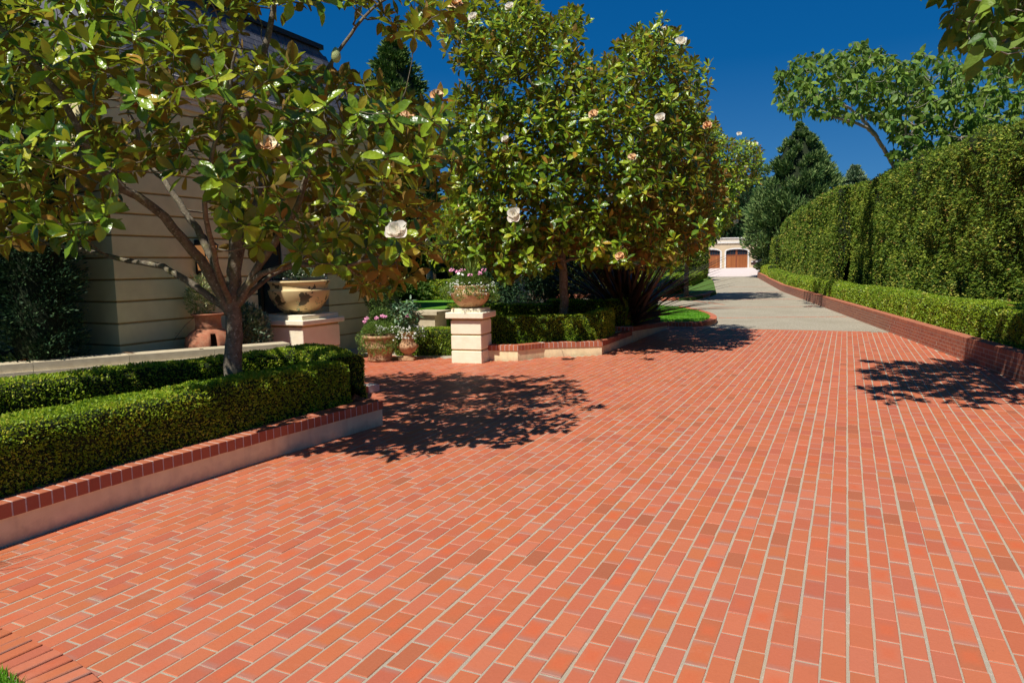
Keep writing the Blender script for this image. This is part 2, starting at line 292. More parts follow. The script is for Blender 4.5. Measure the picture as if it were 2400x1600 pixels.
class MB:
    """collects polygons; build() links them as one mesh object"""
    def __init__(s): s.v = []; s.f = []; s.mi = []; s.n = 0; s.smooth = []; s.r = []; s.uv = []
    def add(s, v, f, mi=0, smooth=False, r=None, uv=None):
        v = np.asarray(v, float).reshape(-1, 3); f = np.asarray(f, int)
        s.v.append(v); s.f.append(f + s.n); s.n += len(v); s.mi.append(np.full(len(f), mi)); s.smooth.append(np.full(len(f), smooth))
        s.r.append(np.zeros(len(v)) if r is None else np.broadcast_to(np.asarray(r, float), (len(v),)).copy())
        s.uv.append(np.zeros((len(v), 2)) if uv is None else np.asarray(uv, float))
        return s
    def box(s, lo, hi, mi=0, rz=0.0, piv=None, bev=0.0):
        lo = np.array(lo, float); hi = np.array(hi, float)
        c = np.array([[x, y, z] for x in (lo[0], hi[0]) for y in (lo[1], hi[1]) for z in (lo[2], hi[2])])
        f = [[0, 1, 3, 2], [4, 6, 7, 5], [0, 4, 5, 1], [2, 3, 7, 6], [0, 2, 6, 4], [1, 5, 7, 3]]
        if bev:
            b = bev; vs = []
            for z, k in ((lo[2], b), (lo[2] + b, 0), (hi[2] - b, 0), (hi[2], b)):
                x0, x1, y0, y1 = lo[0] + k, hi[0] - k, lo[1] + k, hi[1] - k
                q = b * .7
                if k: ring = [(x0, y0), (x0, y0), (x1, y0), (x1, y0), (x1, y1), (x1, y1), (x0, y1), (x0, y1)]
                else: ring = [(x0, y0 + q), (x0 + q, y0), (x1 - q, y0), (x1, y0 + q), (x1, y1 - q), (x1 - q, y1), (x0 + q, y1), (x0, y1 - q)]
                vs += [(x, y, z) for x, y in ring]
            c = np.array(vs); f = []
            for i in range(3):
                for j in range(8): f.append([i * 8 + j, i * 8 + (j + 1) % 8, (i + 1) * 8 + (j + 1) % 8, (i + 1) * 8 + j])
            f.append([24, 26, 28, 30]); f.append([6, 4, 2, 0])
        if rz:
            p = np.array(piv if piv is not None else (lo + hi) / 2); a, b_ = math.cos(rz), math.sin(rz); d = c[:, :2] - p[:2]
            c = np.stack([p[0] + d[:, 0] * a - d[:, 1] * b_, p[1] + d[:, 0] * b_ + d[:, 1] * a, c[:, 2]], 1)
        return s.add(c, f, mi)
    def prism(s, poly, z0, z1, mi=0):
        """vertical prism over a polygon; z1 may be a list"""
        poly = [tuple(p[:2]) for p in poly]; n = len(poly)
        ar = sum(poly[i][0] * poly[(i + 1) % n][1] - poly[(i + 1) % n][0] * poly[i][1] for i in range(n))
        zt = z1 if hasattr(z1, '__len__') else [z1] * n; zb = z0 if hasattr(z0, '__len__') else [z0] * n
        if ar < 0: poly = poly[::-1]; zt = list(zt)[::-1]; zb = list(zb)[::-1]
        v = [(x, y, z) for (x, y), z in zip(poly, zb)] + [(x, y, z) for (x, y), z in zip(poly, zt)]
        s.add(v, [[i, (i + 1) % n, n + (i + 1) % n, n + i] for i in range(n)], mi)
        s.ngon(v[n:], mi); s.ngon(v[:n][::-1], mi)
        return s
    def ngon(s, v, mi=0, **k):
        # ear-free fan is wrong for concave outlines, so keep the ngon whole
        s.v.append(np.array(v, float)); s.f.append(np.arange(len(v)).reshape(1, -1) + s.n); s.n += len(v)
        s.mi.append(np.array([mi])); s.smooth.append(np.array([False])); s.r.append(np.zeros(len(v))); s.uv.append(np.zeros((len(v), 2)))
        return s
    def lathe(s, prof, c=(0, 0, 0), n=32, mi=0, cap=True, sq=None):
        a = np.linspace(0, 2 * np.pi, n, endpoint=False); V = []
        for r, z in prof: V.append(np.stack([c[0] + r * np.cos(a), c[1] + r * np.sin(a), np.full(n, c[2] + z)], 1))
        k = len(prof); F = []
        for i in range(k - 1):
            for j in range(n): F.append([i * n + j, i * n + (j + 1) % n, (i + 1) * n + (j + 1) % n, (i + 1) * n + j])
        s.add(np.concatenate(V), F, mi, True)
        if cap:
            s.ngon(V[0][::-1], mi); s.ngon(V[-1], mi)
        return s
    def tube(s, pts, rad, n=6, mi=0, rnd_=0.0):
        P = np.asarray(pts, float); k = len(P); rad = np.broadcast_to(np.asarray(rad, float), (k,))
        T = np.gradient(P, axis=0); T /= np.linalg.norm(T, axis=1)[:, None] + 1e-9
        ref = np.array([0, 0, 1.0]) if abs(T[0, 2]) < .9 else np.array([1.0, 0, 0])
        a = np.linspace(0, 2 * np.pi, n, endpoint=False); V = []
        u = np.cross(T[0], ref); u /= np.linalg.norm(u)
        for i in range(k):
            u = u - T[i] * np.dot(u, T[i]); u /= np.linalg.norm(u) + 1e-9; w = np.cross(T[i], u)
            V.append(P[i] + rad[i] * (np.cos(a)[:, None] * u + np.sin(a)[:, None] * w))
        i = np.arange(k - 1)[:, None] * n; j = np.arange(n)[None, :]; j2 = (j + 1) % n
        F = np.stack([i + j, i + j2, i + n + j2, i + n + j], -1).reshape(-1, 4)
        return s.add(np.concatenate(V), F, mi, True, rnd_)
    def build(s, name, mats, parent=None, uv=False):
        me = bpy.data.meshes.new(name)
        v = np.concatenate(s.v); nf = sum(len(f) for f in s.f)
        lt = np.concatenate([np.full(len(f), f.shape[1]) for f in s.f]); ls = np.concatenate([[0], np.cumsum(lt)[:-1]])
        li = np.concatenate([f.ravel() for f in s.f])
        me.vertices.add(len(v)); me.vertices.foreach_set('co', v.ravel())
        me.loops.add(len(li)); me.loops.foreach_set('vertex_index', li)
        me.polygons.add(nf); me.polygons.foreach_set('loop_start', ls); me.polygons.foreach_set('loop_total', lt)
        me.polygons.foreach_set('material_index', np.concatenate(s.mi)); me.polygons.foreach_set('use_smooth', np.concatenate(s.smooth))
        r = np.concatenate(s.r)
        if r.any():
            at = me.attributes.new('rnd', 'FLOAT', 'POINT'); at.data.foreach_set('value', r)
        if uv:
            ul = me.uv_layers.new(name='UVMap'); ul.data.foreach_set('uv', np.concatenate(s.uv)[li].ravel())
        me.update(); me.validate()
        for m_ in (mats if isinstance(mats, (list, tuple)) else [mats]): me.materials.append(m_)
        o = bpy.data.objects.new(name, me); COL.objects.link(o)
        if parent is not None:
            o.parent = parent; o.matrix_parent_inverse = Matrix.Identity(4)
        return o
def up(o):
    """world matrix of a top-level parent"""
    return Matrix.Translation(o.location) @ Matrix.Rotation(o.rotation_euler.z, 4, 'Z')

# ---- bricks and other alike pieces
def brick_template(L, Wd, H, bev=.004):
    l, w = L / 2, Wd / 2
    def ring(k, z): return [(-l + k, -w + k, z), (l - k, -w + k, z), (l - k, w - k, z), (-l + k, w - k, z)]
    v = np.array(ring(0, -H) + ring(0, -bev) + ring(bev, 0)); f = []
    for i in range(2):
        for j in range(4): f.append([i * 4 + j, i * 4 + (j + 1) % 4, (i + 1) * 4 + (j + 1) % 4, (i + 1) * 4 + j])
    f.append([8, 9, 10, 11])
    uv = np.stack([v[:, 0] / L + .5, v[:, 1] / Wd + .5], 1)
    return v, np.array(f), uv
CAM = np.array((0, 0, EYE))
def in_view(p):
    d = p - CAM; x = d @ np.array(_R); y = d @ np.array(_U); z = d @ np.array(_fw)
    return (z > .2) & (abs(x) < z * .745) & (abs(y) < z * .50)
def pieces(parent, name, tpl, M4, mat, rest, most=300, label_rest=None):
    """the `most` nearest pieces in view are objects sharing one mesh, the others one joined part"""
    v, f, uv = tpl; M4 = np.asarray(M4); P = M4[:, :3, 3]; vis = in_view(P)
    d = np.linalg.norm(P - CAM, axis=1) + (~vis) * 1e4; order = np.argsort(d)
    solo = [i for i in order[:most] if vis[i]]; solo_s = set(solo)
    mb = MB(); mb.add(v, f, 0, False, 0, uv); first = mb.build(name, mat, parent, uv=True); me = first.data
    for k, i in enumerate(solo):
        o = first if k == 0 else bpy.data.objects.new(name, me)
        if k: COL.objects.link(o); o.parent = parent
        o.matrix_local = Matrix(M4[i].tolist())
    others = [i for i in range(len(M4)) if i not in solo_s]
    if others:
        A = M4[others]; n = len(A); nv = len(v)
        V = np.einsum('nij,vj->nvi', A[:, :3, :3], v) + A[:, None, :3, 3]
        F = (f[None] + (np.arange(n) * nv)[:, None, None]).reshape(-1, f.shape[1])
        mb = MB(); mb.add(V.reshape(-1, 3), F, 0, False, np.repeat(RS.rand(n) * .999 + .001, nv), np.tile(uv, (n, 1)))
        o = mb.build(rest, mat, parent, uv=True); o['kind'] = 'stuff'
    return first
def M4(x, y, z, rz=0.0, tx=0.0, ty=0.0, s=(1, 1, 1)):
    m = Matrix.Translation((x, y, z)) @ Matrix.Rotation(rz, 4, 'Z') @ Matrix.Rotation(tx, 4, 'X') @ Matrix.Rotation(ty, 4, 'Y') @ Matrix.Diagonal((*s, 1))
    return np.array(m)

# ---- value noise
def _h(i, j, k):
    n = (i * 374761393 + j * 668265263 + k * 2147483647 + 974634) & 0x7fffffff
    n = ((n ^ (n >> 13)) * 1274126177) & 0x7fffffff
    return ((n ^ (n >> 16)) & 0xffff) / 65535.0
def vnoise(P):
    P = np.asarray(P, float); I = np.floor(P).astype(np.int64); F = P - I; F = F * F * (3 - 2 * F); o = 0
    for a in (0, 1):
        for b in (0, 1):
            for c in (0, 1):
                w = (F[..., 0] if a else 1 - F[..., 0]) * (F[..., 1] if b else 1 - F[..., 1]) * (F[..., 2] if c else 1 - F[..., 2])
                o = o + w * _h(I[..., 0] + a, I[..., 1] + b, I[..., 2] + c)
    return o
def fnoise(P, f=1.0, oct=3):
    s = 0; a = .5
    for k in range(oct): s = s + a * vnoise(np.asarray(P) * f * 2 ** k + 17.3 * k); a *= .5
    return s / (1 - .5 ** oct)

def norm(v): return v / (np.linalg.norm(v, axis=-1, keepdims=True) + 1e-9)
def diamonds(mb, P, D, S, L, Wd, r, mi=1, fold=0.0):
    """flat four-cornered leaves: centre P, direction D, side S"""
    n = len(P); L = np.broadcast_to(L, (n,))[:, None]; Wd = np.broadcast_to(Wd, (n,))[:, None]
    V = np.stack([P - D * L * .5, P + S * Wd * .5 - D * L * .05, P + D * L * .5, P - S * Wd * .5 - D * L * .05], 1)
    F = (np.arange(4)[None] + (np.arange(n) * 4)[:, None])
    mb.add(V.reshape(-1, 3), F, mi, False, np.repeat(r, 4))
def grid_faces(nu, nv):
    i = np.arange(nu - 1)[:, None]; j = np.arange(nv - 1)[None]
    return np.stack([i * nv + j, (i + 1) * nv + j, (i + 1) * nv + j + 1, i * nv + j + 1], -1).reshape(-1, 4)
def grid_sample(G, dens):
    """random points on a grid surface; dens: points per square metre, a function of position"""
    nu, nv = G.shape[:2]; Q = G.reshape(-1, 3)[grid_faces(nu, nv)]
    A = .5 * np.linalg.norm(np.cross(Q[:, 2] - Q[:, 0], Q[:, 3] - Q[:, 1]), axis=1); C = Q.mean(1)
    lam = A * dens(C); k = RS.poisson(lam); idx = np.repeat(np.arange(len(Q)), k)
    u, v = RS.rand(len(idx), 1), RS.rand(len(idx), 1); q = Q[idx]
    P = q[:, 0] * (1 - u) * (1 - v) + q[:, 1] * u * (1 - v) + q[:, 2] * u * v + q[:, 3] * (1 - u) * v
    Nn = norm(np.cross(q[:, 1] - q[:, 0], q[:, 3] - q[:, 0]))
    return P, Nn
def sweep(path, width, z0, z1, ds=.08, nz=9, nt_=6, rnd_=.05, amp=.03, freq=5.0, streak=0.0, cap=True, seed=0, low=0.0, lowf=.6):
    """rounded rectangular hedge body swept along a plan line (z0, z1 may be functions of the share of the way)"""
    P = np.array(path, float); seg = np.linalg.norm(np.diff(P, axis=0), axis=1); L = np.concatenate([[0], np.cumsum(seg)])
    n = max(3, int(L[-1] / ds)); s = np.linspace(0, L[-1], n)
    X = np.stack([np.interp(s, L, P[:, 0]), np.interp(s, L, P[:, 1])], 1)
    Tn = norm(np.gradient(X, axis=0)); Nn = np.stack([Tn[:, 1], -Tn[:, 0]], 1)         # to the right of the way
    f0 = z0 if callable(z0) else (lambda q: z0 + 0 * q); f1 = z1 if callable(z1) else (lambda q: z1 + 0 * q)
    w = width / 2; c = rnd_
    prof = [(-w, q) for q in np.linspace(0, 1, nz)[:-1]] + [(-w + .3 * c, 1 - .0), (-w + c, 1.0)] + [(u, 1.0) for u in np.linspace(-w + c, w - c, nt_)[1:-1]] + [(w - c, 1.0), (w - .3 * c, 1.0)] + [(w, q) for q in np.linspace(1, 0, nz)[1:]]
    zadj = [0] * (nz - 1) + [-.3 * c, 0] + [0] * (nt_ - 2) + [0, -.3 * c] + [0] * (nz - 1); zadj[nz - 2] = -0; 
    pr = np.array(prof); za = np.array(zadj); q = s / L[-1]
    G = np.zeros((n, len(pr), 3)); G[..., :2] = X[:, None] + Nn[:, None] * pr[None, :, :1]
    G[..., 2] = f0(q)[:, None] + (f1(q) - f0(q))[:, None] * pr[None, :, 1] + za[None]
    if cap:
        def capring(g, k, t): 
            cen = X[k]; r = g.copy(); r[:, :2] = cen + (g[:, :2] - cen) * t
            zm = (g[:, 2].min() + g[:, 2].max()) / 2; r[:, 2] = zm + (g[:, 2] - zm) * (t if t < .9 else 1) ; return r
        a = [capring(G[0], 0, t) for t in (.02, .35, .7, .97)]; b = [capring(G[-1], -1, t) for t in (.97, .7, .35, .02)]
        G = np.concatenate([np.array(a), G, np.array(b)])
    Nr = norm(np.cross(np.gradient(G, axis=0), np.gradient(G, axis=1))); Nr = -Nr if False else Nr
    mid = G.mean(1, keepdims=True); sgn = np.sign(((G - mid) * Nr).sum(-1).mean()); Nr = Nr * sgn
    d = (fnoise(G + seed, freq) - .5) * 2 * amp
    if low: d = d + (fnoise(G + seed + 31, lowf, 2) - .5) * 2 * low
    if streak:
        Q = G.copy(); Q[..., 2] *= .22; d = d + (fnoise(Q + seed, 2.2) - .45) * 2 * streak
    return G + Nr * d[..., None], sgn
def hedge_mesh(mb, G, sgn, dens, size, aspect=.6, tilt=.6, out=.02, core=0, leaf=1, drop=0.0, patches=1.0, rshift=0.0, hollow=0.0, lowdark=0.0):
    F = grid_faces(*G.shape[:2]); F = F if sgn > 0 else F[:, ::-1]
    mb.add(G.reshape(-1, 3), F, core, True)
    P, Nn = grid_sample(G, dens); Nn = Nn * sgn
    n = len(P); D = norm(RS.randn(n, 3) * tilt + Nn * .9 + np.array([0, 0, -drop])); S = norm(np.cross(D, norm(RS.randn(n, 3))))
    sz = size(P) * (.6 + .8 * RS.rand(n)); P = P + Nn * (RS.rand(n, 1) * out * 2 - out * .4)
    if hollow:
        keep = (fnoise(P + 5.5, 2.4, 3) + .10 * RS.randn(n)) > hollow; P, Nn, D, S, sz = P[keep], Nn[keep], D[keep], S[keep], sz[keep]; n = len(P)
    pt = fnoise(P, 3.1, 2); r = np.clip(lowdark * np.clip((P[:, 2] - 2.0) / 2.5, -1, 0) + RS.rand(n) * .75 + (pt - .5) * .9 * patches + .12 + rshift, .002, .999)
    diamonds(mb, P, D, S, sz, sz * aspect, r, leaf)
def falloff(near, ref, power=1.6, cap=None):
    def f(P):
        d = np.linalg.norm(P - CAM, axis=1); return near * np.clip(ref / d, 0, 1) ** power
    return f
def sizes(s, ref, power=.8):
    def f(P):
        d = np.linalg.norm(P - CAM, axis=1); return s * np.clip(d / ref, 1, None) ** power
    return f

# ---- broad leaves with a midrib
def leaf_template(rows, fold=.10, curl=.22, widths=None):
    tt = np.linspace(0, 1, rows); w = widths or (lambda t: np.sin(np.pi * np.clip(t, 0, 1) ** 1.15) ** .8)
    return tt, np.maximum(w(tt), .05), fold, curl
def leaves(mb, P, D, U, L, Wr, tpl, r, mi=0):
    """P base, D along, U upper-side normal, L lengths; 2 x (rows-1) quads each"""
    tt, ww, fold, curl = tpl; n = len(P); k = len(tt); S = norm(np.cross(D, U)); U = norm(np.cross(S, D))
    L = np.broadcast_to(L, (n,))[:, None, None]; wob = (RS.rand(n, 1, 1) - .3) * 1.6
    mid = P[:, None] + D[:, None] * L * tt[None, :, None] - U[:, None] * L * curl * wob * (tt ** 2)[None, :, None]
    hw = (ww[None, :, None] * L * Wr / 2); lift = U[:, None] * hw * (fold * 2 + .25 * (RS.rand(n, 1, 1) - .4))
    V = np.stack([mid - S[:, None] * hw + lift, mid, mid + S[:, None] * hw + lift], 2)       # n,k,3,3
    base = (np.arange(n) * k * 3)[:, None, None]; i = (np.arange(k - 1) * 3)[None, :, None]; j = np.arange(2)[None, None, :]
    a = base + i + j; F = np.stack([a, a + 1, a + 4, a + 3], -1).reshape(-1, 4)
    mb.add(V.reshape(-1, 3), F, mi, True, np.repeat(r, k * 3))
def rosettes(C, A, per, L, Wr, tpl, spread=(35, 105), back=.10, jit=.15):
    """whorls of leaves: returns leaf arrays"""
    n = len(C); A = norm(A); ref = norm(np.cross(A, norm(RS.randn(n, 3)))); B2 = np.cross(A, ref)
    k = np.arange(per)[None]; az = (k * 2.39996 + RS.rand(n, 1) * 6.28 + RS.randn(n, per) * .15)
    lo, hi = np.radians(spread); th = lo + (hi - lo) * (k / (per - 1)) ** .8 + RS.randn(n, per) * jit
    rad = np.cos(az)[..., None] * ref[:, None] + np.sin(az)[..., None] * B2[:, None]
    D = A[:, None] * np.cos(th)[..., None] + rad * np.sin(th)[..., None]
    U = A[:, None] * np.sin(th)[..., None] - rad * np.cos(th)[..., None]
    D = norm(D + np.array([0, 0, -.12]) * (k / per)[..., None])
    Pb = C[:, None] - A[:, None] * (back * (k / per) + .0)[..., None] + rad * .01
    Ls = L * (.7 + .5 * RS.rand(n, per)) * (.75 + .25 * np.minimum(1, (k + 1) / 3))
    return Pb.reshape(-1, 3), D.reshape(-1, 3), U.reshape(-1, 3), Ls.ravel()

# ---- woody skeletons
def densify(l, step=.25):
    l = np.array(l, float); out = [l[0]]
    for a, b in zip(l[:-1], l[1:]):
        k = max(1, int(np.linalg.norm(b - a) / step))
        for i in range(1, k + 1): out.append(a + (b - a) * i / k)
    return np.array(out)
def smooth_line(l, it=2):
    l = np.array(l, float)
    for _ in range(it):
        q = [l[0]]
        for a, b in zip(l[:-1], l[1:]): q += [a * .75 + b * .25, a * .25 + b * .75]
        q.append(l[-1]); l = np.array(q)
    return l
def skeleton(limbs, radii, targets, centre, maxr=.02, minr=.004, wig=.05):
    """limbs: world polylines with end radii; every target is joined to the wood by a bent twig.
    returns twig polylines with radii and the direction in which each target's twig ends"""
    nodes, rads, lines = [], [], []
    for l, (ra, rb) in zip(limbs, radii):
        q = densify(smooth_line(l), .12); t = np.linspace(0, 1, len(q)); q[1:-1] += RS.randn(len(q) - 2, 3) * .008
        r = ra + (rb - ra) * t ** .8; lines.append((q, r, True)); nodes.append(q[2:]); rads.append(r[2:])
    nodes = np.concatenate(nodes); rads = np.concatenate(rads)
    T = np.array(targets); d0 = np.array([np.min(np.linalg.norm(nodes - p, axis=1)) for p in T]); order = np.argsort(d0)
    ends = np.zeros_like(T)
    for i in order:
        p = T[i]; dv = nodes - p; dist = np.linalg.norm(dv, axis=1)
        # prefer wood that lies on the inward, lower side of the target
        pen = np.maximum(0, (nodes - centre) @ norm(p - centre) - np.linalg.norm(p - centre)) * 2 + np.maximum(0, nodes[:, 2] - p[2]) * .7
        j = int(np.argmin(dist + pen)); a = nodes[j]; L = dist[j]
        k = max(2, int(L / .13) + 1); s = np.linspace(0, 1, k + 1)[:, None]
        bendv = np.array([0, 0, -.18 * L]) + RS.randn(3) * wig * L
        q = a + (p - a) * s + bendv * (s * (1 - s)) * 1.6
        q[1:-1] += RS.randn(k - 1, 3) * .012
        r0 = min(rads[j] * .75, maxr * (.35 + .65 * min(1, L / .8))); r0 = max(r0, minr)
        r = r0 + (minr * .8 - r0) * s[:, 0]
        lines.append((q, r, False)); nodes = np.concatenate([nodes, q[1:]]); rads = np.concatenate([rads, r[1:]])
        ends[i] = norm(q[-1] - q[-2])
    return lines, ends
def inside(poly, P):
    poly = np.array(poly); x, z = P[:, 0], P[:, 1]; n = len(poly); c = np.zeros(len(P), bool); j = n - 1
    for i in range(n):
        xi, zi = poly[i]; xj, zj = poly[j]
        m_ = ((zi > z) != (zj > z)) & (x < (xj - xi) * (z - zi) / (zj - zi + 1e-12) + xi); c ^= m_; j = i
    return c
def spaced(P, dmin, most):
    keep = []
    for p in P:
        if not keep or np.min(np.sum((np.array(keep) - p) ** 2, 1)) > dmin * dmin: keep.append(p)
        if len(keep) >= most: break
    return np.array(keep)
# ================================================================== THE SETTING
GB = 0.222; GW = 0.111; GX0, GY0 = 0.05515, 3.20936
def in_bed(x, y):
    """plan areas that are planted, not paved (left bed, bed beyond the gate pillar, verge at the near left corner)"""
    if x > rwall(y) + .02: return True
    if x < -4.98 and y < 6.40: return True
    if x < -6.2 and y < 7.9: return True
    if x < -6.1 and y > 12.1: return True
    if x >= -6.1 and y > 11.84 + (x + 6.1) * .27 and x < -5.6: return True
    if y > 11.85 and x < -5.60 + (y - 11.87) * .43 and y < 12.5: return True
    if y >= 12.5 and x < min(-4.44, -5.36 + (y - 12.5) * 1.41): return True
    if y < float(np.interp(x, [-6, -3.7, -3.2, -2.75, -2.3, -1.7], [1.78, 1.78, 1.75, 1.65, 1.43, .9])): return True
    return False
g = MB()
ys = [-8, 0, 3, 6, 9, 12, 15, 18, 19.42]
# one ground sheet to the horizon, following the slope of the drive
yy = np.array([-60, -20, 0, 10, 20, 30, 45, 50, 55, 60, 65, 70, 75, 80, 88, 110, 200, 600]); xx = np.array([-400, -120, -60, -30, -15, -8, -4, 0, 4, 8, 15, 30, 60, 120, 400])
G = np.zeros((len(yy), len(xx), 3)); G[..., 0] = xx[None]; G[..., 1] = yy[:, None]; G[..., 2] = np.array([gz(a) for a in yy])[:, None] - .03
F = grid_faces(len(yy), len(xx)); g.add(G.reshape(-1, 3), F[:, ::-1]); o = g.build('ground', M['darkturf']); o['kind'] = 'structure'

def strip(name, xl, xr, ys, mat, dz, parent=None):
    mb = MB(); n = len(ys); G = np.zeros((n, 2, 3))
    for i, y in enumerate(ys): G[i, 0] = (xl(y), y, gz(y) + dz); G[i, 1] = (xr(y), y, gz(y) + dz)
    mb.add(G.reshape(-1, 3), grid_faces(n, 2)[:, ::-1]); o = mb.build(name, mat, parent); o['kind'] = 'structure'; return o
drive = strip('brick_driveway', lambda y: -13.0, lambda y: rwall(y) + .05, np.linspace(-3, 19.44, 24), M['mortar'], -.003)
T = []
for i in range(-95, 45):
    x = GX0 + (i + .5) * GW
    j0 = int((-.2 - GY0) / GB); j1 = int((19.42 - GY0) / GB)
    wob = RS.randn() * .0015
    for j in range(j0 - 1, j1 + 1):
        y = GY0 + (j + .5 + (.5 if i % 2 else 0)) * GB
        if y > 19.33 or y < -.2: continue
        if in_bed(x, y - .06) or in_bed(x, y + .06): continue
        p = np.array((x, y, 0.)); 
        if y < 1 and abs(x) > 3: continue
        T.append(M4(x + wob + RS.randn() * .0011, y + RS.randn() * .0016, RS.randn() * .0008, RS.randn() * .005, RS.randn() * .003, RS.randn() * .006, (1 + RS.randn() * .006, 1 + RS.randn() * .01, 1)))
# bricks run lengthwise away from the camera: rotate the template
v, f, uv = brick_template(.2145, .0990, .05, .0028); v2 = v.copy(); v2[:, 0], v2[:, 1] = -v[:, 1], v[:, 0]; TPL_PAVE = (v2, f, uv)
pieces(drive, 'brick', TPL_PAVE, T, M['paver'], 'farther_bricks')

# concrete drive with exposed aggregate
def lkerb(y):  # left edge of the concrete
    return float(np.interp(y, [19.4, 21, 22, 23, 25, 27.9, 31, 34, 36, 41, 58, 66], [-4.3, -3.45, -3.5, -3.8, -5.0, -9, -9, -7.6, -6.35, -6.6, -9.6, -11.2]))
agg = strip('concrete_driveway', lambda y: -12.5 if 19 < y < 34 else lkerb(y), lambda y: rwall(y) + .05, np.concatenate([np.linspace(19.46, 44, 30), np.linspace(45, 69, 14)]), M['aggregate'], 0)
def band(p0, p1, w=.10):
    p0 = np.array(p0, float); p1 = np.array(p1, float); L = np.linalg.norm(p1 - p0); n = int(L / .21); a = math.atan2(p1[1] - p0[1], p1[0] - p0[0]); out = []
    for k in range(n):
        q = p0 + (p1 - p0) * (k + .5) / n; out.append(M4(q[0], q[1], gz(q[1]) + .006, a))
    return out
TB = []
for a, b_ in [((-3.7, 23.3), (.05, 24.6)), ((-5.9, 28.0), (-.75, 30.1)), ((-4.6, 30.6), (-7.0, 34.6)), ((-5.9, 34.6), (-1.9, 35.9)), ((-6.3, 43.0), (-3.4, 44.0)), ((-7.3, 50), (-4.6, 51))]: TB += band(a, b_)
for k in range(52): TB.append(M4(-4.35 + k * .095, 19.40, .003, math.pi / 2))
pieces(agg, 'brick', brick_template(.2, .09, .03), TB, M['paver'], 'band_bricks', most=70)
apron = strip('garage_apron', lambda y: -13.3 if y < 71 else -19, lambda y: rwall(y) + .0 if y < 71 else -4, np.linspace(69.0, 92, 12), M['pale_paver'], .012)

# planting beds as raised soil
def bed(name, poly, z0, z1, mat='soil'):
    mb = MB(); mb.prism(poly, z0, z1); o = mb.build(name, M[mat]); o['kind'] = 'structure'; return o
bed('planting_bed', [(-5.1, -2), (-5.1, 6.33), (-6.1, 7.9), (-7.9, 8.9), (-10.2, 5.0), (-12.5, .8), (-12.5, -2)], -.05, .255)
bed('planting_bed', [(-12.7, -2), (-12.7, .95), (-8.12, 8.75), (-9.9, 8.85), (-9.95, 7.0), (-16, 7.0), (-16, -2)], -.05, .50)
bed('planting_bed', [(-6.15, 12.0), (-5.7, 12.02), (-5.4, 12.62), (-4.5, 13.3), (-4.58, 15.45), (-8.5, 15.45), (-9.6, 12.6), (-6.8, 12.6)], -.05, .215, 'soil_pale')
bed('planting_bed', [(-4.58, 15.7), (-4.62, 19.3), (-5.1, 20.0), (-8.6, 23.5), (-12, 17), (-9.2, 15.7)], -.05, .30)
mb = MB(); yy = np.concatenate([np.linspace(-2, 60, 40), [66]])
for a, b_ in zip(yy[:-1], yy[1:]):
    mb.add([(rwall(a) + .18, a, gz(a) + .35), (rwall(a) + 9, a, gz(a) + .35), (rwall(b_) + 9, b_, gz(b_) + .35), (rwall(b_) + .18, b_, gz(b_) + .35)], [[0, 1, 2, 3]])
o = mb.build('planting_bed', M['soil']); o['kind'] = 'structure'

# grass verge at the near left corner, lawns
mb = MB(); mb.prism([(-6, -.8), (-1.6, -.8), (-2.2, 1.2), (-2.75, 1.52), (-3.3, 1.66), (-4.9, 1.70), (-6, 1.7)], -.05, .03); o = mb.build('grass_verge', M['lawn']); o['kind'] = 'structure'
def grass(name, P, h, w, mat='lawnleaf', lean=.35):
    n = len(P); mb = MB(); D = norm(np.concatenate([RS.randn(n, 2) * lean, np.ones((n, 1))], 1)); a = RS.rand(n) * 6.28; S = np.stack([np.cos(a), np.sin(a), 0 * a], 1)
    H = h * (.5 + .8 * RS.rand(n)); P = P.copy(); P += D * H[:, None] * .5; diamonds(mb, P, D, S, H, w, np.clip(RS.rand(n), .01, .99), 0); o = mb.build(name, M[mat]); o['kind'] = 'stuff'; o['label'] = 'short green grass blades on the lawn'; o['category'] = 'grass'; return o
n = 9000; P = np.stack([RS.uniform(-3.9, -2.6, n), RS.uniform(1.2, 1.68, n), np.full(n, .03)], 1); P = P[P[:, 1] < 1.66 - np.clip(P[:, 0] + 3.3, 0, 1) ** 1.4 * .35]
grass('grass', P, .05, .006)
isl = [(-4.55, 19.52), (-4.45, 19.5), (-3.75, 19.62), (-3.6, 19.85), (-3.55, 20.4), (-3.6, 21.3), (-3.85, 22.5), (-4.5, 24.2), (-5.6, 26.2), (-6.8, 27.4), (-8.2, 27.0), (-7.0, 21.5), (-5.0, 20.0)]
mb = MB(); mb.prism(isl, -.03, .15); o = mb.build('lawn', M['lawn']); o['kind'] = 'structure'
n = 60000; P = np.stack([RS.uniform(-7.4, -3.5, n), RS.uniform(19.5, 27.2, n), np.full(n, .15)], 1); P = P[inside(isl, P[:, :2])]
grass('grass', P[:16000], .05, .014)
lw = [W(-4.7, 16.9), W(-1.6, 16.9), W(-1.2, 21.5), W(-5.5, 21.5)]
mb = MB(); mb.prism([(p[0], p[1]) for p in lw], .1, .80); o = mb.build('lawn', M['lawn']); o['kind'] = 'structure'
verge = [(-6.5, 34.3), (-6.65, 41), (-9.6, 57.6), (-16, 58), (-16, 36), (-9.2, 32.6)]
mb = MB(); mb.prism(verge, [-.03] * 6, [.14, .14, .40, .40, .14, .14]); o = mb.build('lawn', M['darkturf']); o['kind'] = 'structure'
mb = MB(); mb.prism([(-9.7, 57.8), (-11.3, 66), (-13.6, 69), (-20, 69), (-20, 58)], -.1, [.42, .55, .62, .62, .42]); o = mb.build('lawn', M['darkturf']); o['kind'] = 'structure'

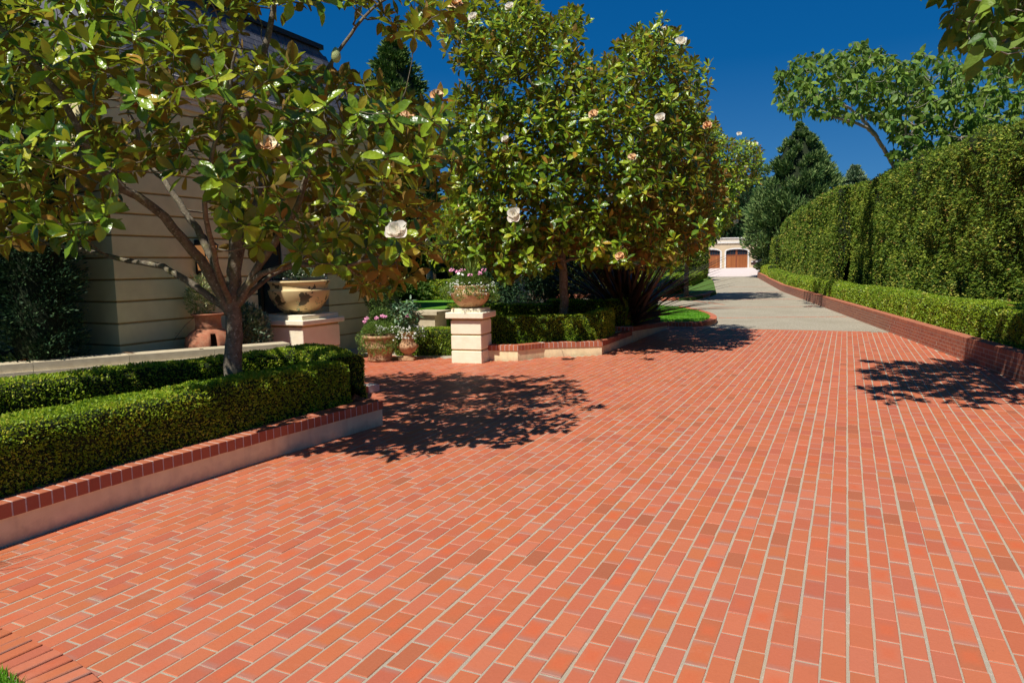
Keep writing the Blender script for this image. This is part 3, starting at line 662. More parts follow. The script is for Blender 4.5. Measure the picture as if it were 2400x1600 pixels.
# ================================================================== LOW WALLS
ROW = brick_template(.0765, .205, .10, .004)   # brick on edge: narrow along the wall, long across it
def cap_bricks(path, z, depth=.205, pitch=.0875, inset=True, side=1, zf=None):
    """bricks on edge along a plan line; the line is the outer face"""
    out = []; P = [np.array(p, float) for p in path]
    for a, b_ in zip(P[:-1], P[1:]):
        L = np.linalg.norm(b_ - a); n = max(1, int(round(L / pitch))); t = (b_ - a) / L; nn = np.array((-t[1], t[0])) * side; an = math.atan2(t[1], t[0])
        for k in range(n):
            q = a + t * (k + .5) * L / n + nn * (depth / 2 - .004); zz = zf(q) if zf else z
            out.append(M4(q[0], q[1], zz + RS.randn() * .0006, an + RS.randn() * .008, 0, 0, (L / n / pitch * (1 + RS.randn() * .01), depth / .205, 1)))
    return out
def low_wall(label, path, zbase, ztop, th=.19, side=1, group=None, capz=None, zf=None, most=300, mat='lowstucco'):
    t = empty('garden_wall', (path[0][0], path[0][1], 0), label=label, cat='low wall', group=group); inv = -np.array((path[0][0], path[0][1], 0))
    P = [np.array(p, float) for p in path]; n = len(P); off = []
    for i in range(n):
        ds = []
        if i > 0: d = P[i] - P[i - 1]; ds.append(d / np.linalg.norm(d))
        if i < n - 1: d = P[i + 1] - P[i]; ds.append(d / np.linalg.norm(d))
        nn = [np.array((-d[1], d[0])) * side for d in ds]; m_ = sum(nn); m_ = m_ / np.linalg.norm(m_); off.append(m_ / max(.4, float(m_ @ nn[0])))
    zz = [(zf(p) if zf else ztop) - .098 for p in P]
    PM = [p.copy() for p in P]; d0_ = PM[1] - PM[0]; PM[0] = PM[0] + d0_ / np.linalg.norm(d0_) * .014; d1_ = PM[-2] - PM[-1]; PM[-1] = PM[-1] + d1_ / np.linalg.norm(d1_) * .014
    mb = MB(); mort = MB()
    for i in range(n - 1):
        for m_, a0, a1, lo, hi in ((mb, .012, th, [zbase] * 2, [zz[i], zz[i + 1]]), (mort, -.0015, .2, [zz[i] + .0005, zz[i + 1] + .0005], [zz[i] + .0945, zz[i + 1] + .0945])):
            Q = PM if m_ is mort else P
            q = [Q[i] + off[i] * a0 + inv[:2], Q[i + 1] + off[i + 1] * a0 + inv[:2], Q[i + 1] + off[i + 1] * a1 + inv[:2], Q[i] + off[i] * a1 + inv[:2]]
            m_.prism(q, [lo[0], lo[1], lo[1], lo[0]], [hi[0], hi[1], hi[1], hi[0]])
    mb.build('stucco_face', M[mat], t); mort.build('mortar', M['mortar_pale'], t)
    T = cap_bricks([p + inv[:2] for p in P], ztop, side=side, zf=(lambda q: zf(q - inv[:2])) if zf else None)
    I = np.array(T); 
    # distance sort must happen in world space: shift, sort, shift back
    WS = I.copy(); WS[:, :3, 3] += -inv
    ordr = np.argsort(np.linalg.norm(WS[:, :3, 3] - CAM, axis=1)); I = I[ordr]
    v, f, uv = ROW; mbb = MB(); mbb.add(v, f, 0, False, 0, uv); first = mbb.build('brick', M['capbrick'], t, uv=True)
    for k, A in enumerate(I):
        o = first if k == 0 else bpy.data.objects.new('brick', first.data)
        if k: COL.objects.link(o); o.parent = t
        o.matrix_local = Matrix(A.tolist())
    return t
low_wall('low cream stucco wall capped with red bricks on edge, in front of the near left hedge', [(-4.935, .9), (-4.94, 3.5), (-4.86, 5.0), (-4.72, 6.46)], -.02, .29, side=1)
low_wall('short brick capped wall end peeping out behind the near left hedge', [(-7.4, 8.35), (-6.30, 8.08), (-6.5, 7.2)], -.02, .115, side=1)
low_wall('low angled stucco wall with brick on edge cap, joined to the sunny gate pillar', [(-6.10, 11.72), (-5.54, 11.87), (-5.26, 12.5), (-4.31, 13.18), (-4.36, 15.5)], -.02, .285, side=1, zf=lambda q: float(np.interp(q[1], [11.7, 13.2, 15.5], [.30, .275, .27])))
low_wall('higher brick capped wall stepping up beside the lawn, behind the angled low wall', [(-5.4, 15.36), (-4.345, 15.5), (-4.39, 17.4), (-4.44, 19.36)], -.02, .36, side=1, zf=lambda q: float(np.interp(q[1], [15.4, 19.4], [.365, .165])))

def kerb(label, path, z0, z1, pitch=.09, depth=.205, side=1, cat='kerb', name='brick_kerb', group=None, flat=False):
    t = empty(name, (path[0][0], path[0][1], 0), label=label, cat=cat, group=group); o2 = np.array((path[0][0], path[0][1]))
    q = densify([(p[0], p[1], 0) for p in smooth_line([(p[0], p[1], 0) for p in path], 2)], .09)[:, :2]
    zf = z1 if callable(z1) else (lambda p: z1)
    T = []; 
    d = np.linalg.norm(np.diff(q, axis=0), axis=1); L = np.concatenate([[0], np.cumsum(d)]); n = int(L[-1] / pitch); s = (np.arange(n) + .5) * L[-1] / n
    X = np.stack([np.interp(s, L, q[:, 0]), np.interp(s, L, q[:, 1])], 1); Tn = norm(np.gradient(X, axis=0)); Nn = np.stack([-Tn[:, 1], Tn[:, 0]], 1) * side
    mb = MB(); 
    for k in range(n):
        c = X[k] + Nn[k] * depth / 2 - o2; T.append(M4(c[0], c[1], zf(X[k]) + RS.randn() * .002, math.atan2(Tn[k][1], Tn[k][0]) + RS.randn() * .01, 0, 0, (pitch / .0875, depth / .205, 1)))
    for k in range(n - 1):
        a, b_ = X[k] - o2, X[k + 1] - o2; z = zf(X[k]) - .012
        mb.prism([a + Nn[k] * .012, b_ + Nn[k + 1] * .012, b_ + Nn[k + 1] * (depth - .012), a + Nn[k] * (depth - .012)], z0, z)
    mb.build('mortar', M['mortar_pale'], t)
    tp = brick_template(.077, .205, max(.05, (z1 if not callable(z1) else .14) - z0 if False else .12), .004)
    pieces_local(t, T, tp, 'brick', M['paver'], 200)
    return t
def pieces_local(t, T, tpl, name, mat, most):
    I = np.array(T); off = np.array(t.location); WS = I[:, :3, 3] + off; vis = in_view(WS); d = np.linalg.norm(WS - CAM, axis=1) + (~vis) * 1e4; od = np.argsort(d)
    v, f, uv = tpl; mb = MB(); mb.add(v, f, 0, False, 0, uv); first = mb.build(name, mat, t, uv=True)
    solo = [i for i in od[:most] if vis[i]] or [od[0]]
    for k, i in enumerate(solo):
        o = first if k == 0 else bpy.data.objects.new(name, first.data)
        if k: COL.objects.link(o); o.parent = t
        o.matrix_local = Matrix(I[i].tolist())
    s = set(solo); r = [i for i in range(len(I)) if i not in s]
    if r:
        A = I[r]; n = len(A); nv = len(v); V = np.einsum('nij,vj->nvi', A[:, :3, :3], v) + A[:, None, :3, 3]
        mb = MB(); mb.add(V.reshape(-1, 3), (f[None] + (np.arange(n) * nv)[:, None, None]).reshape(-1, f.shape[1]), 0, False, np.repeat(RS.rand(n) * .99 + .005, nv), np.tile(uv, (n, 1)))
        o = mb.build('farther_bricks', mat, t, uv=True); o['kind'] = 'stuff'
kerb('raised soldier course of orange bricks bordering the grass in the near left corner', [(-4.6, 1.715), (-3.75, 1.71), (-3.2, 1.69), (-2.75, 1.58), (-2.3, 1.36), (-1.7, .9)], -.03, .022, side=1, pitch=.084, name='brick_edging', cat='edging', depth=.20)
kerb('curved red brick kerb round the tip of the small bright lawn', [(-4.5, 19.36), (-3.72, 19.40), (-3.42, 19.75), (-3.35, 20.5), (-3.42, 21.4), (-3.68, 22.6), (-4.35, 24.4), (-5.5, 26.6)], -.03, .165, side=1)
kerb('straight brick kerb beside the shaded verge far up the drive', [(-9.2, 32.4), (-6.45, 34.1), (-6.62, 41), (-9.62, 57.6), (-10.5, 62)], -.05, lambda p: .16 + gz(p[1]), side=1, pitch=.12, depth=.3)

# the long brick retaining wall on the right
rw = empty('retaining_wall', (rwall(12), 12, 0), label='long red brick retaining wall under the clipped hedges on the right', cat='brick wall'); ro = np.array((rwall(12), 12.0))
mb = MB(); yw = np.concatenate([np.arange(-2, 45, 2.0), np.arange(45, 69, 3.0)]); H = .405
def rtop(y): return H + gz(y) + (.06 if y > 57 else 0)
for a, b_ in zip(yw[:-1], yw[1:]):
    q = [(rwall(a) - .0002 - ro[0], a - ro[1]), (rwall(b_) - .0002 - ro[0], b_ - ro[1]), (rwall(b_) + .2 - ro[0], b_ - ro[1]), (rwall(a) + .2 - ro[0], a - ro[1])]
    mb.prism(q, [gz(a) - .05, gz(b_) - .05, gz(b_) - .05, gz(a) - .05], [rtop(a) - .012, rtop(b_) - .012, rtop(b_) - .012, rtop(a) - .012])
mb.build('mortar', M['mortar_wall'], rw)
ang = math.atan2(1, -.175); tdir = np.array((-.175, 1)) / math.hypot(.175, 1); T1, T2 = [], []
k = 0; y = 2.0
while y < 66:
    p = np.array((rwall(y), y)) - ro; nn = np.array((tdir[1], -tdir[0])); q = p + nn * .1
    T1.append(M4(q[0], q[1], rtop(y) + RS.randn() * .001, ang + RS.randn() * .004, 0, 0, (.070 / .079, 1, .84 / 1.0)))
    y += .0775
for c_ in range(5):
    y = 2.0 + (.11 if c_ % 2 else 0)
    while y < 66:
        p = np.array((rwall(y), y)) - ro; nn = np.array((tdir[1], -tdir[0])); q = p + nn * .05
        zt = rtop(y) - .098 - c_ * .0715
        if zt > gz(y) - .02: T2.append(M4(q[0], q[1], zt, ang + RS.randn() * .004))
        y += .2145
pieces_local(rw, T1, ROW, 'brick', M['wallbrick'], 110)
sb = brick_template(.205, .102, .062, .003)
pieces_local(rw, T2, sb, 'brick', M['wallbrick'], 190)

# ================================================================== HEDGES
def hedge(name, label, path, width, z0, z1, dens, size, cat='hedge', leafm='boxleaf', corem='boxcore', group=None, **k):
    hk = {q: k.pop(q) for q in ('aspect', 'tilt', 'out', 'drop', 'patches', 'rshift', 'hollow', 'lowdark') if q in k}
    G, sg = sweep(path, width, z0, z1, **k); c = np.array((path[0][0], path[0][1], 0)); 
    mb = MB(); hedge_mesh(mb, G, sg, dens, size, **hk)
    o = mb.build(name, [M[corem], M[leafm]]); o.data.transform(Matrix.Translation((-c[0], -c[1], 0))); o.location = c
    tag(o, label, cat, group); return o
HD = dict(ds=.05, nz=11, nt_=8, rnd_=.07, amp=.028, freq=7, low=.03, lowf=1.2)
hedge('box_hedge', 'front clipped box hedge above the near left brick capped wall', [(-5.32, 1.4), (-5.34, 3.5), (-5.30, 5.0), (-5.32, 6.35)], .46, .24, lambda q: .765 - .05 * q, falloff(15000, 4.0, 1.2), sizes(.0155, 4), **HD)
hedge('box_hedge', 'back row of box hedge below the cream stone ledge, behind the leaning tree trunk', [(-8.1, 1.2), (-7.25, 3.4), (-6.75, 5.1), (-6.2, 6.6)], .42, .24, .78, falloff(13000, 4.5, 1.2), sizes(.0155, 4.5), **HD)
hedge('box_hedge', 'short cross piece of box hedge closing the far end of the near left bed', [(-6.55, 7.1), (-6.0, 6.95), (-5.25, 6.5)], .46, .24, .76, falloff(12000, 5, 1.2), sizes(.016, 5), **HD)
HF = dict(ds=.08, nz=9, nt_=7, rnd_=.05, amp=.02, freq=6, low=.02, lowf=1.1)
hedge('box_hedge', 'clipped box hedge running left from the sunny gate pillar', [(-8.35, 12.05), (-7.5, 12.35), (-6.5, 12.62)], .40, .0, .525, falloff(6000, 13, 1), sizes(.028, 13), leafm='boxleaf_bright', **HF)
hedge('box_hedge', 'sunlit front box hedge right of the gate pillar, in front of the second tree', [(-6.40, 12.55), (-5.75, 12.85), (-5.2, 13.2), (-4.62, 13.65)], .36, .2, .765, falloff(6000, 13, 1), sizes(.028, 13), **HF)
hedge('box_hedge', 'end of the front box hedge turning away behind the low wall', [(-4.64, 13.60), (-4.66, 14.3), (-4.8, 14.9)], .36, .2, .79, falloff(6000, 13, 1), sizes(.028, 13), **HF)
hedge('box_hedge', 'middle box hedge seen behind the bowl planter on the gate pillar', [(-9.0, 15.3), (-7.6, 15.5), (-6.4, 15.75)], .42, .2, .84, falloff(5500, 14, 1), sizes(.03, 14), **HF)
hedge('box_hedge', 'taller box hedge behind the second tree trunk', [(-6.55, 15.9), (-5.6, 16.0), (-4.75, 16.05)], .42, .3, .93, falloff(5500, 14, 1), sizes(.03, 14), **HF)
hedge('box_hedge', 'shaded box hedge leading away along the stepped wall to the bright lawn', [(-4.86, 15.9), (-4.9, 17.6), (-4.92, 19.3)], .42, .3, .95, falloff(5500, 14, 1), sizes(.03, 14), **HF)
hedge('box_hedge', 'back box hedge at the far side of the raised lawn on the left', [tuple(W(-5.4, 21.6)[:2]), tuple(W(-2.9, 21.9)[:2]), tuple(W(-.6, 21.2)[:2])], .6, .7, 1.38, falloff(3000, 18, 1), sizes(.045, 18), **HF)
# right-hand side
pr_ = [(rwall(y) + .56, y) for y in (5, 12, 20, 30, 45)]
hedge('box_hedge', 'long low box hedge topping the brick retaining wall, below the tall hedge', pr_, .62, .34, lambda q: .93 + .02 * np.sin(q * 31), falloff(5200, 11, 1.7), sizes(.026, 11, .8), leafm='boxleaf_bright', ds=.12, nz=9, nt_=7, rnd_=.08, amp=.028, freq=5, low=.06, lowf=.5)
pr2 = [(rwall(y) + .56, y) for y in (45.3, 52, 57.5)]
hedge('box_hedge', 'far low box hedge continuing up the slope along the retaining wall', pr2, .62, lambda q: .34 + .2 * q, lambda q: .97 + .25 * q, falloff(5200, 11, 1.7), sizes(.026, 11, .8), leafm='boxleaf_bright', ds=.2, nz=7, nt_=6, rnd_=.1, amp=.03, freq=4, low=.05, lowf=.6)
pr3 = [(rwall(y) + .62, y) for y in (58, 63, 66)]
hedge('box_hedge', 'lumpy shaded box hedge at the top end of the retaining wall', pr3, .7, .5, 1.5, falloff(5200, 11, 1.7), sizes(.026, 11, .8), ds=.2, nz=7, nt_=6, rnd_=.2, amp=.1, freq=1.6)
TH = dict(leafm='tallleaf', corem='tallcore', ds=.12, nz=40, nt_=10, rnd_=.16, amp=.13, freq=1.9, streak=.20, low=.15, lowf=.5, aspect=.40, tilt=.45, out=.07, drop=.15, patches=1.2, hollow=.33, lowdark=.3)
def tdens(P):
    d = np.linalg.norm(P - CAM, axis=1); return 3000 * np.clip(16 / d, 0, 1) ** 1.5
def tz(ys, zs, y0, y1): return lambda q: np.interp(y0 + (y1 - y0) * q, ys, zs)
hedge('tall_hedge', 'tall clipped conifer hedge nearest the camera on the right, sunlit and bushy', [(rwall(y) + 2.15, y) for y in (15.9, 20, 24, 28.6)], 1.3, .3, tz([15.9, 20, 24, 28.6], [4.15, 4.45, 4.62, 4.6], 15.9, 28.6), tdens, sizes(.058, 16, .75), **TH)
hedge('tall_hedge', 'dark recessed stretch of tall hedge between the two sunlit stretches', [(rwall(y) + 2.85, y) for y in (28.0, 32, 37.2)], 1.3, .3, tz([28, 36.5], [4.75, 5.15], 28.3, 36.4), tdens, sizes(.058, 16, .75), rshift=-.2, **TH)  # leaf tones pushed darker here to put the recess shade into the colour
hedge('tall_hedge', 'far stretch of tall clipped hedge, rounded down at its far end', [(rwall(y) + 2.2, y) for y in (36.2, 42, 50, 58, 61)], 1.3, .3, tz([36, 44, 52, 58, 61], [5.1, 5.15, 5.1, 4.95, 4.7], 36.2, 61), tdens, sizes(.058, 16, .75), **TH)
hedge('tall_hedge', 'tall hedge at the right edge of the picture, in deep shade', [(rwall(y) + 2.5, y) for y in (9, 12, 15.7)], 1.3, .3, 4.1, tdens, sizes(.058, 16, .75), rshift=-.15, **TH)  # part of the deep shade sits in the leaf colour, shifted darker
hedge('ivy_hedge', 'dark ivy covered hedge under the pine beside the garage', [(rwall(y) + 1.9, y) for y in (61.2, 66, 74)], 1.6, .4, 3.6, tdens, sizes(.058, 16, .75), **TH)
# far left side of the drive
hedge('box_hedge', 'bright rounded box hedge on the left bend far up the drive', [(-14.5, 44.4), (-10.6, 45.2), (-10.0, 49.0), (-10.6, 56)], 1.0, .1, 1.12, falloff(2500, 20, 1.3), sizes(.05, 20, .8), leafm='boxleaf_bright', ds=.2, nz=9, nt_=8, rnd_=.3, amp=.05, freq=3)
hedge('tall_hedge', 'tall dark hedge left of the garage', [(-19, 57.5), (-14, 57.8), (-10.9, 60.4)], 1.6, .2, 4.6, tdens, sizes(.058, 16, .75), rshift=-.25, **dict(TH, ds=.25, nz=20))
hedge('tall_hedge', 'dark tall hedge in the shade behind the bronze flax and third tree', [tuple(W(-3.0, 27)[:2]), tuple(W(1.5, 28)[:2]), tuple(W(5.2, 31)[:2])], 1.4, .2, 3.4, tdens, sizes(.058, 16, .75), rshift=-.3, **dict(TH, ds=.25, nz=20))  # darker leaf shift paints the shade onto this hedge
hedge('box_hedge', 'low dark hedge on the shaded verge left of the drive', [(-14, 39), (-9.5, 38.6), (-8.0, 39.2)], 1.0, .1, .85, falloff(2500, 20, 1.3), sizes(.05, 20, .8), ds=.2, nz=7, nt_=6, rnd_=.15, amp=.05, freq=3)
#@@PART3
# ================================================================== PIERS, LEDGE, POTS
def stone_post(name, label, c, sx, sy, zs, rz, cat, mats=('pier', 'groove'), base=-.02, cap=(.83, .95, 1.01), over=.075, neck=.04):
    """square post of rendered blocks with recessed joints, a cap slab and a plinth on it"""
    t = empty(name, (c[0], c[1], 0), rz, label=label, cat=cat); mb = MB(); mb.box((-sx / 2 + .02, -sy / 2 + .02, base), (sx / 2 - .02, sy / 2 - .02, cap[0] + .01)); mb.build('core', M[mats[1]], t)
    for z0, z1 in zs:
        mb = MB(); mb.box((-sx / 2, -sy / 2, z0), (sx / 2, sy / 2, z1), bev=.012); mb.build('stone_block', M[mats[0]], t)
    mb = MB(); mb.box((-sx / 2 - over, -sy / 2 - over, cap[0]), (sx / 2 + over, sy / 2 + over, cap[1]), bev=.014); mb.build('cap_slab', M[mats[0]], t)
    mb = MB(); mb.box((-sx / 2 + .01, -sy / 2 + .01, cap[1] - .002), (sx / 2 - .01, sy / 2 - .01, cap[2]), bev=.008); mb.build('plinth', M[mats[0]], t)
    return t
PC = (-6.375, 11.60)
stone_post('gate_pillar', 'sunlit cream stucco gate pillar with a tan bowl on top, at the end of the angled low wall', PC, .60, .56, [(-.02, .225), (.25, .51), (.535, .79)], math.radians(7), 'pillar', cap=(.83, .945, 1.01))
stone_post('entrance_pier', 'large shaded pier carrying the chipped bowl planter beside the house', (-9.54, 10.45), 1.12, 1.04, [(-.02, .285), (.305, .72)], 0, 'pier', mats=('pier', 'groove'), cap=(.765, .86, .945))

def planter(name, label, c, prof, mat, n=40, cat='planter', extra=None, z=0.0):
    t = empty(name, (c[0], c[1], z), label=label, cat=cat); mb = MB(); mb.lathe(prof, n=n, cap=False); mb.build('bowl', M[mat], t)
    r, zz = prof[-1]; mb = MB(); a = np.linspace(0, 2 * np.pi, 24, endpoint=False); mb.ngon(np.stack([np.cos(a) * r * 1.02, np.sin(a) * r * 1.02, np.full(24, zz)], 1)); mb.build('soil', M['soil'], t)
    return t
# profiles go up the outside, over the lip and down inside
tb = planter('bowl_planter', 'weathered cream bowl planter with flaked green patches, on the large shaded pier', (-9.46, 10.42),
        [(.0, 0), (.20, 0), (.26, .02), (.38, .09), (.48, .20), (.545, .33), (.575, .44), (.575, .455), (.545, .462), (.53, .50), (.535, .55), (.56, .585), (.575, .60), (.575, .625), (.555, .635), (.52, .63), (.50, .55)], 'chipped', z=.945)
tp = planter('bowl_planter', 'smooth tan bowl planter on the sunny gate pillar, overflowing with flowers', (-6.39, 11.62),
        [(.0, 0), (.13, 0), (.17, .012), (.25, .06), (.315, .13), (.36, .22), (.378, .275), (.378, .285), (.30, .29), (.295, .30), (.30, .36), (.315, .40), (.32, .415), (.31, .425), (.29, .42), (.28, .36)], 'bowl', z=1.01)
# round terracotta pot with rolls and two ring handles
pot = empty('terracotta_pot', (-8.13, 11.10, 0), label='round aged terracotta pot of trailing greenery and pink flowers, left of the urn', cat='pot')
mb = MB(); mb.lathe([(0, 0), (.215, 0), (.235, .02), (.24, .045), (.222, .06), (.235, .14), (.262, .245), (.285, .255), (.29, .275), (.275, .29), (.285, .36), (.30, .43), (.315, .445), (.33, .455), (.335, .485), (.32, .505), (.28, .505), (.27, .44)], n=40, cap=False); mb.build('pot_body', M['oldclay'], pot)
mb = MB(); a = np.linspace(0, 2 * np.pi, 24, endpoint=False); mb.ngon(np.stack([np.cos(a) * .28, np.sin(a) * .28, np.full(24, .46)], 1)); mb.build('soil', M['soil'], pot)
for s in (-1, 1):
    d = np.array((CY, SY)) * s; mb = MB(); th = np.linspace(0, 2 * np.pi, 17); ctr = np.array((d[0] * .27, d[1] * .27, .375)) - np.array((-SY, CY, 0)) * .12
    pts = ctr + np.stack([d[0] * np.cos(th) * .055, d[1] * np.cos(th) * .055, np.sin(th) * .065], 1); mb.tube(pts, .014, 6); mb.build('ring_handle', M['oldclay'], pot)
urn = empty('garden_urn', (-7.66, 11.36, 0), rz=.3, label='small footed clay urn beside the round pot, overflowing with tiny white flowers', cat='urn')
mb = MB(); mb.box((-.15, -.15, 0), (.15, .15, .055), bev=.01); mb.build('foot_plate', M['oldclay'], urn)
mb = MB(); mb.lathe([(0, .053), (.125, .053), (.13, .07), (.09, .09), (.07, .11), (.085, .13), (.14, .17), (.18, .23), (.19, .27), (.17, .32), (.13, .36), (.115, .40), (.125, .46), (.15, .52), (.165, .54), (.165, .555), (.14, .555), (.12, .5)], n=36, cap=False); mb.build('urn_body', M['oldclay'], urn)
for a in range(4):
    an = a * math.pi / 2 + .4; mb = MB(); c = np.array((math.cos(an) * .18, math.sin(an) * .18, .27)); v = [];
    mb.lathe([(0, -.035), (.022, -.03), (.034, 0), (.022, .03), (0, .035)], c=c, n=10, cap=False); mb.build('rosette', M['oldclay'], urn)
# the big broken jar
jar = empty('terracotta_jar', (-9.52, 8.30, .38), label='large broken terracotta jar with a split in its belly, behind the cream ledge', cat='jar')
prof = [(.20, -.2), (.28, -.12), (.345, .0), (.38, .12), (.385, .22), (.36, .32), (.30, .40), (.225, .45), (.215, .455), (.20, .47), (.212, .48), (.198, .495), (.21, .505), (.198, .52), (.20, .60), (.205, .66), (.24, .685), (.26, .69), (.262, .71), (.235, .715), (.19, .70), (.17, .6), (.17, .5)]
n = 48; aa = np.linspace(0, 2 * np.pi, n, endpoint=False); V = np.array([[(r * math.cos(q), r * math.sin(q), z) for q in aa] for r, z in prof]); F = []
dirc = math.atan2(-8.3, 9.52) + .18    # the side that faces the camera
for i in range(len(prof) - 1):
    for j in range(n):
        am = aa[j] + np.pi / n; da = (am - dirc + np.pi) % (2 * np.pi) - np.pi; zm = (prof[i][1] + prof[i + 1][1]) / 2
        if abs(da) < .17 * (1 - max(0, (zm - .12) / .34) ** 2) and zm < .41: continue
        F.append([i * n + j, i * n + (j + 1) % n, (i + 1) * n + (j + 1) % n, (i + 1) * n + j])
mb = MB(); mb.add(V.reshape(-1, 3), F, 0, True); o = mb.build('jar_body', M['terracotta'], jar); sm = o.modifiers.new('thickness', 'SOLIDIFY'); sm.thickness = .02
mb = MB(); mb.box((-.03, -.006, -.08), (.03, .006, .16), rz=dirc + 1.57, piv=(0, 0)); mb.v[-1] += np.array((math.cos(dirc + .16) * .39, math.sin(dirc + .16) * .39, 0)); mb.build('broken_shard', M['oldclay'], jar)

# cream ledge in two tiers of stone
lg = empty('stone_ledge', (-8.05, 8.62, 0), label='long two tiered cream stone ledge behind the left hedges, with fallen leaves on it', cat='ledge')
A = np.array((-8.05, 8.62)); B = np.array((-13.0, .38)); Ld = np.linalg.norm(B - A); t_ = (B - A) / Ld; nn = np.array((t_[1], -t_[0])); nn = nn if nn[0] < 0 else -nn; an = math.atan2(t_[1], t_[0])
for name, o0, o1, z0, z1, st in (('stucco_base', .07, .42, -.02, .385, Ld), ('lower_stone', .035, .44, .385, .488, 1.15), ('cap_stone', .075, .46, .49, .60, 1.15)):
    s = 0.0
    while s < Ld - .02:
        e = min(s + st, Ld); q = [t_ * (s + .002) + nn * o0, t_ * (e - .002) + nn * o0, t_ * (e - .002) + nn * o1, t_ * (s + .002) + nn * o1]
        mb = MB(); dz = RS.randn() * .0015; mb.prism(q, z0, z1 + dz); mb.build(name, M['lowstucco' if name == 'stucco_base' else 'ledge'], lg); s = e
gpl = empty('stone_ledge', (-9.2, 13.3, 0), label='short cream stone ledge and block between the pot plants and the gate pillar', cat='ledge')
mb = MB(); mb.box((-.6, 0, 0), (2.1, .5, .28)); mb.build('cap_stone', M['ledge'], gpl); mb = MB(); mb.box((-.6, .12, .28), (1.9, .6, .38)); mb.build('lower_stone', M['ledge'], gpl)
mb = MB(); mb.box((.35, .2, .38), (.85, .7, .72)); mb.build('stone_block', M['ledge'], gpl); mb = MB(); mb.box((.25, .12, .72), (.95, .8, .80)); mb.build('cap_slab', M['ledge'], gpl)

# ================================================================== HOUSE
hs = empty('house', (-10, 7.05, 0), label='cream banded stucco house with slate mansard roof behind the near left tree', cat='house')
def HB(name, lo, hi, mat, bev=0.0, par=hs): 
    mb = MB(); l = np.array(lo, float) - (-10, 7.05, 0); h = np.array(hi, float) - (-10, 7.05, 0); mb.box(l, h, bev=bev); return mb.build(name, M[mat], par)
HB('wall', (-16, 7.075, -.05), (-10.025, 9.88, 4.5), 'groove'); HB('wall', (-16, 11.92, -.05), (-10.025, 14.18, 4.5), 'groove'); HB('wall', (-16, 9.88, -.05), (-11.0, 11.92, 4.5), 'house')
HB('wall', (-11.0, 9.9, 3.35), (-10.03, 11.9, 4.5), 'house')
for k in range(14):
    z0 = .02 + .335 * k - (.07 if k == 0 else 0); z1 = .02 + .335 * (k + 1) - .03
    if z1 > 4.5: z1 = 4.47
    HB('wall_course', (-16.02, 7.05, z0), (-10, 9.90, z1), 'house', .006); HB('wall_course', (-16, 11.90, z0), (-10, 14.2, z1), 'house', .006)
for z0, z1, ov in ((4.45, 4.55, .05), (4.55, 4.62, .09), (4.62, 4.74, .13), (4.74, 4.79, .20), (4.79, 4.90, .26)):
    HB('cornice_moulding', (-16, 7.05 - ov, z0 + .001), (-10 + ov, 14.2 + ov, z1), 'cornice', .008)
# mansard: slates on a steep slope, hipped at the far end
mb = MB(); b0 = [(-9.9, 6.95), (-9.9, 14.3), (-16, 14.3), (-16, 6.95)]; b1 = [(-10.72, 7.6), (-10.72, 12.8), (-16, 12.8), (-16, 7.6)]
v = [(x + 10, y - 7.05, 4.9) for x, y in b0] + [(x + 10, y - 7.05, 6.62) for x, y in b1]; mb.add(v, [[0, 1, 5, 4], [1, 2, 6, 5], [2, 3, 7, 6], [3, 0, 4, 7], [4, 5, 6, 7]]); roof = mb.build('roof', M['slate'], hs)
T = []; sl = np.array((-.82, 0, 1.72)); sn = np.linalg.norm(sl); slope = math.atan2(1.72, .82)
for r_ in range(14):
    h = (r_ + .5) / 14; y0 = 6.95 + .65 * h; y1 = 14.3 - 1.5 * h; x = -9.9 - .82 * h + 10; z = 4.9 + 1.72 * h; n = int((y1 - y0) / .24)
    for k in range(n):
        y = y0 + (k + .5 + (.5 if r_ % 2 else 0) * .98) * (y1 - y0) / n
        if y > y1 - .1: continue
        m_ = Matrix.Translation((x + .02, y - 7.05, z)) @ Matrix.Rotation(slope - .03, 4, 'Y'); T.append(np.array(m_))
v, f, uv = brick_template(.16, .235, .014, .002); pieces_local(hs, T, (v, f, uv), 'slate', M['slate'], 290)
HB('ridge_cap', (-10.85, 7.5, 6.62), (-10.62, 12.85, 6.72), 'iron')
# doorway in the recess
dr = HB('door', (-10.98, 10.3, .1), (-10.9, 11.5, 2.6), 'darkwood'); 
mb = MB(); mb.box((-.9, 3.35, .9), (-.88, 3.8, 2.3)); mb.box((-.9, 3.9, .9), (-.88, 4.35, 2.3)); mb.build('pane', M['glass'], dr)
mb = MB(); mb.lathe([(0, -.03), (.03, -.02), (.035, 0), (.03, .02), (0, .03)], c=(-.85, 3.40, 1.15), n=10, cap=False); mb.build('door_knob', M['iron'], dr)
HB('door_frame', (-11.0, 10.15, .1), (-10.88, 10.3, 2.75), 'cornice'); HB('door_frame', (-11.0, 11.5, .1), (-10.88, 11.65, 2.75), 'cornice'); HB('door_frame', (-11.0, 10.15, 2.6), (-10.87, 11.65, 2.78), 'cornice'); HB('doorstep', (-11, 9.92, -.04), (-9.9, 11.88, .10), 'ledge')
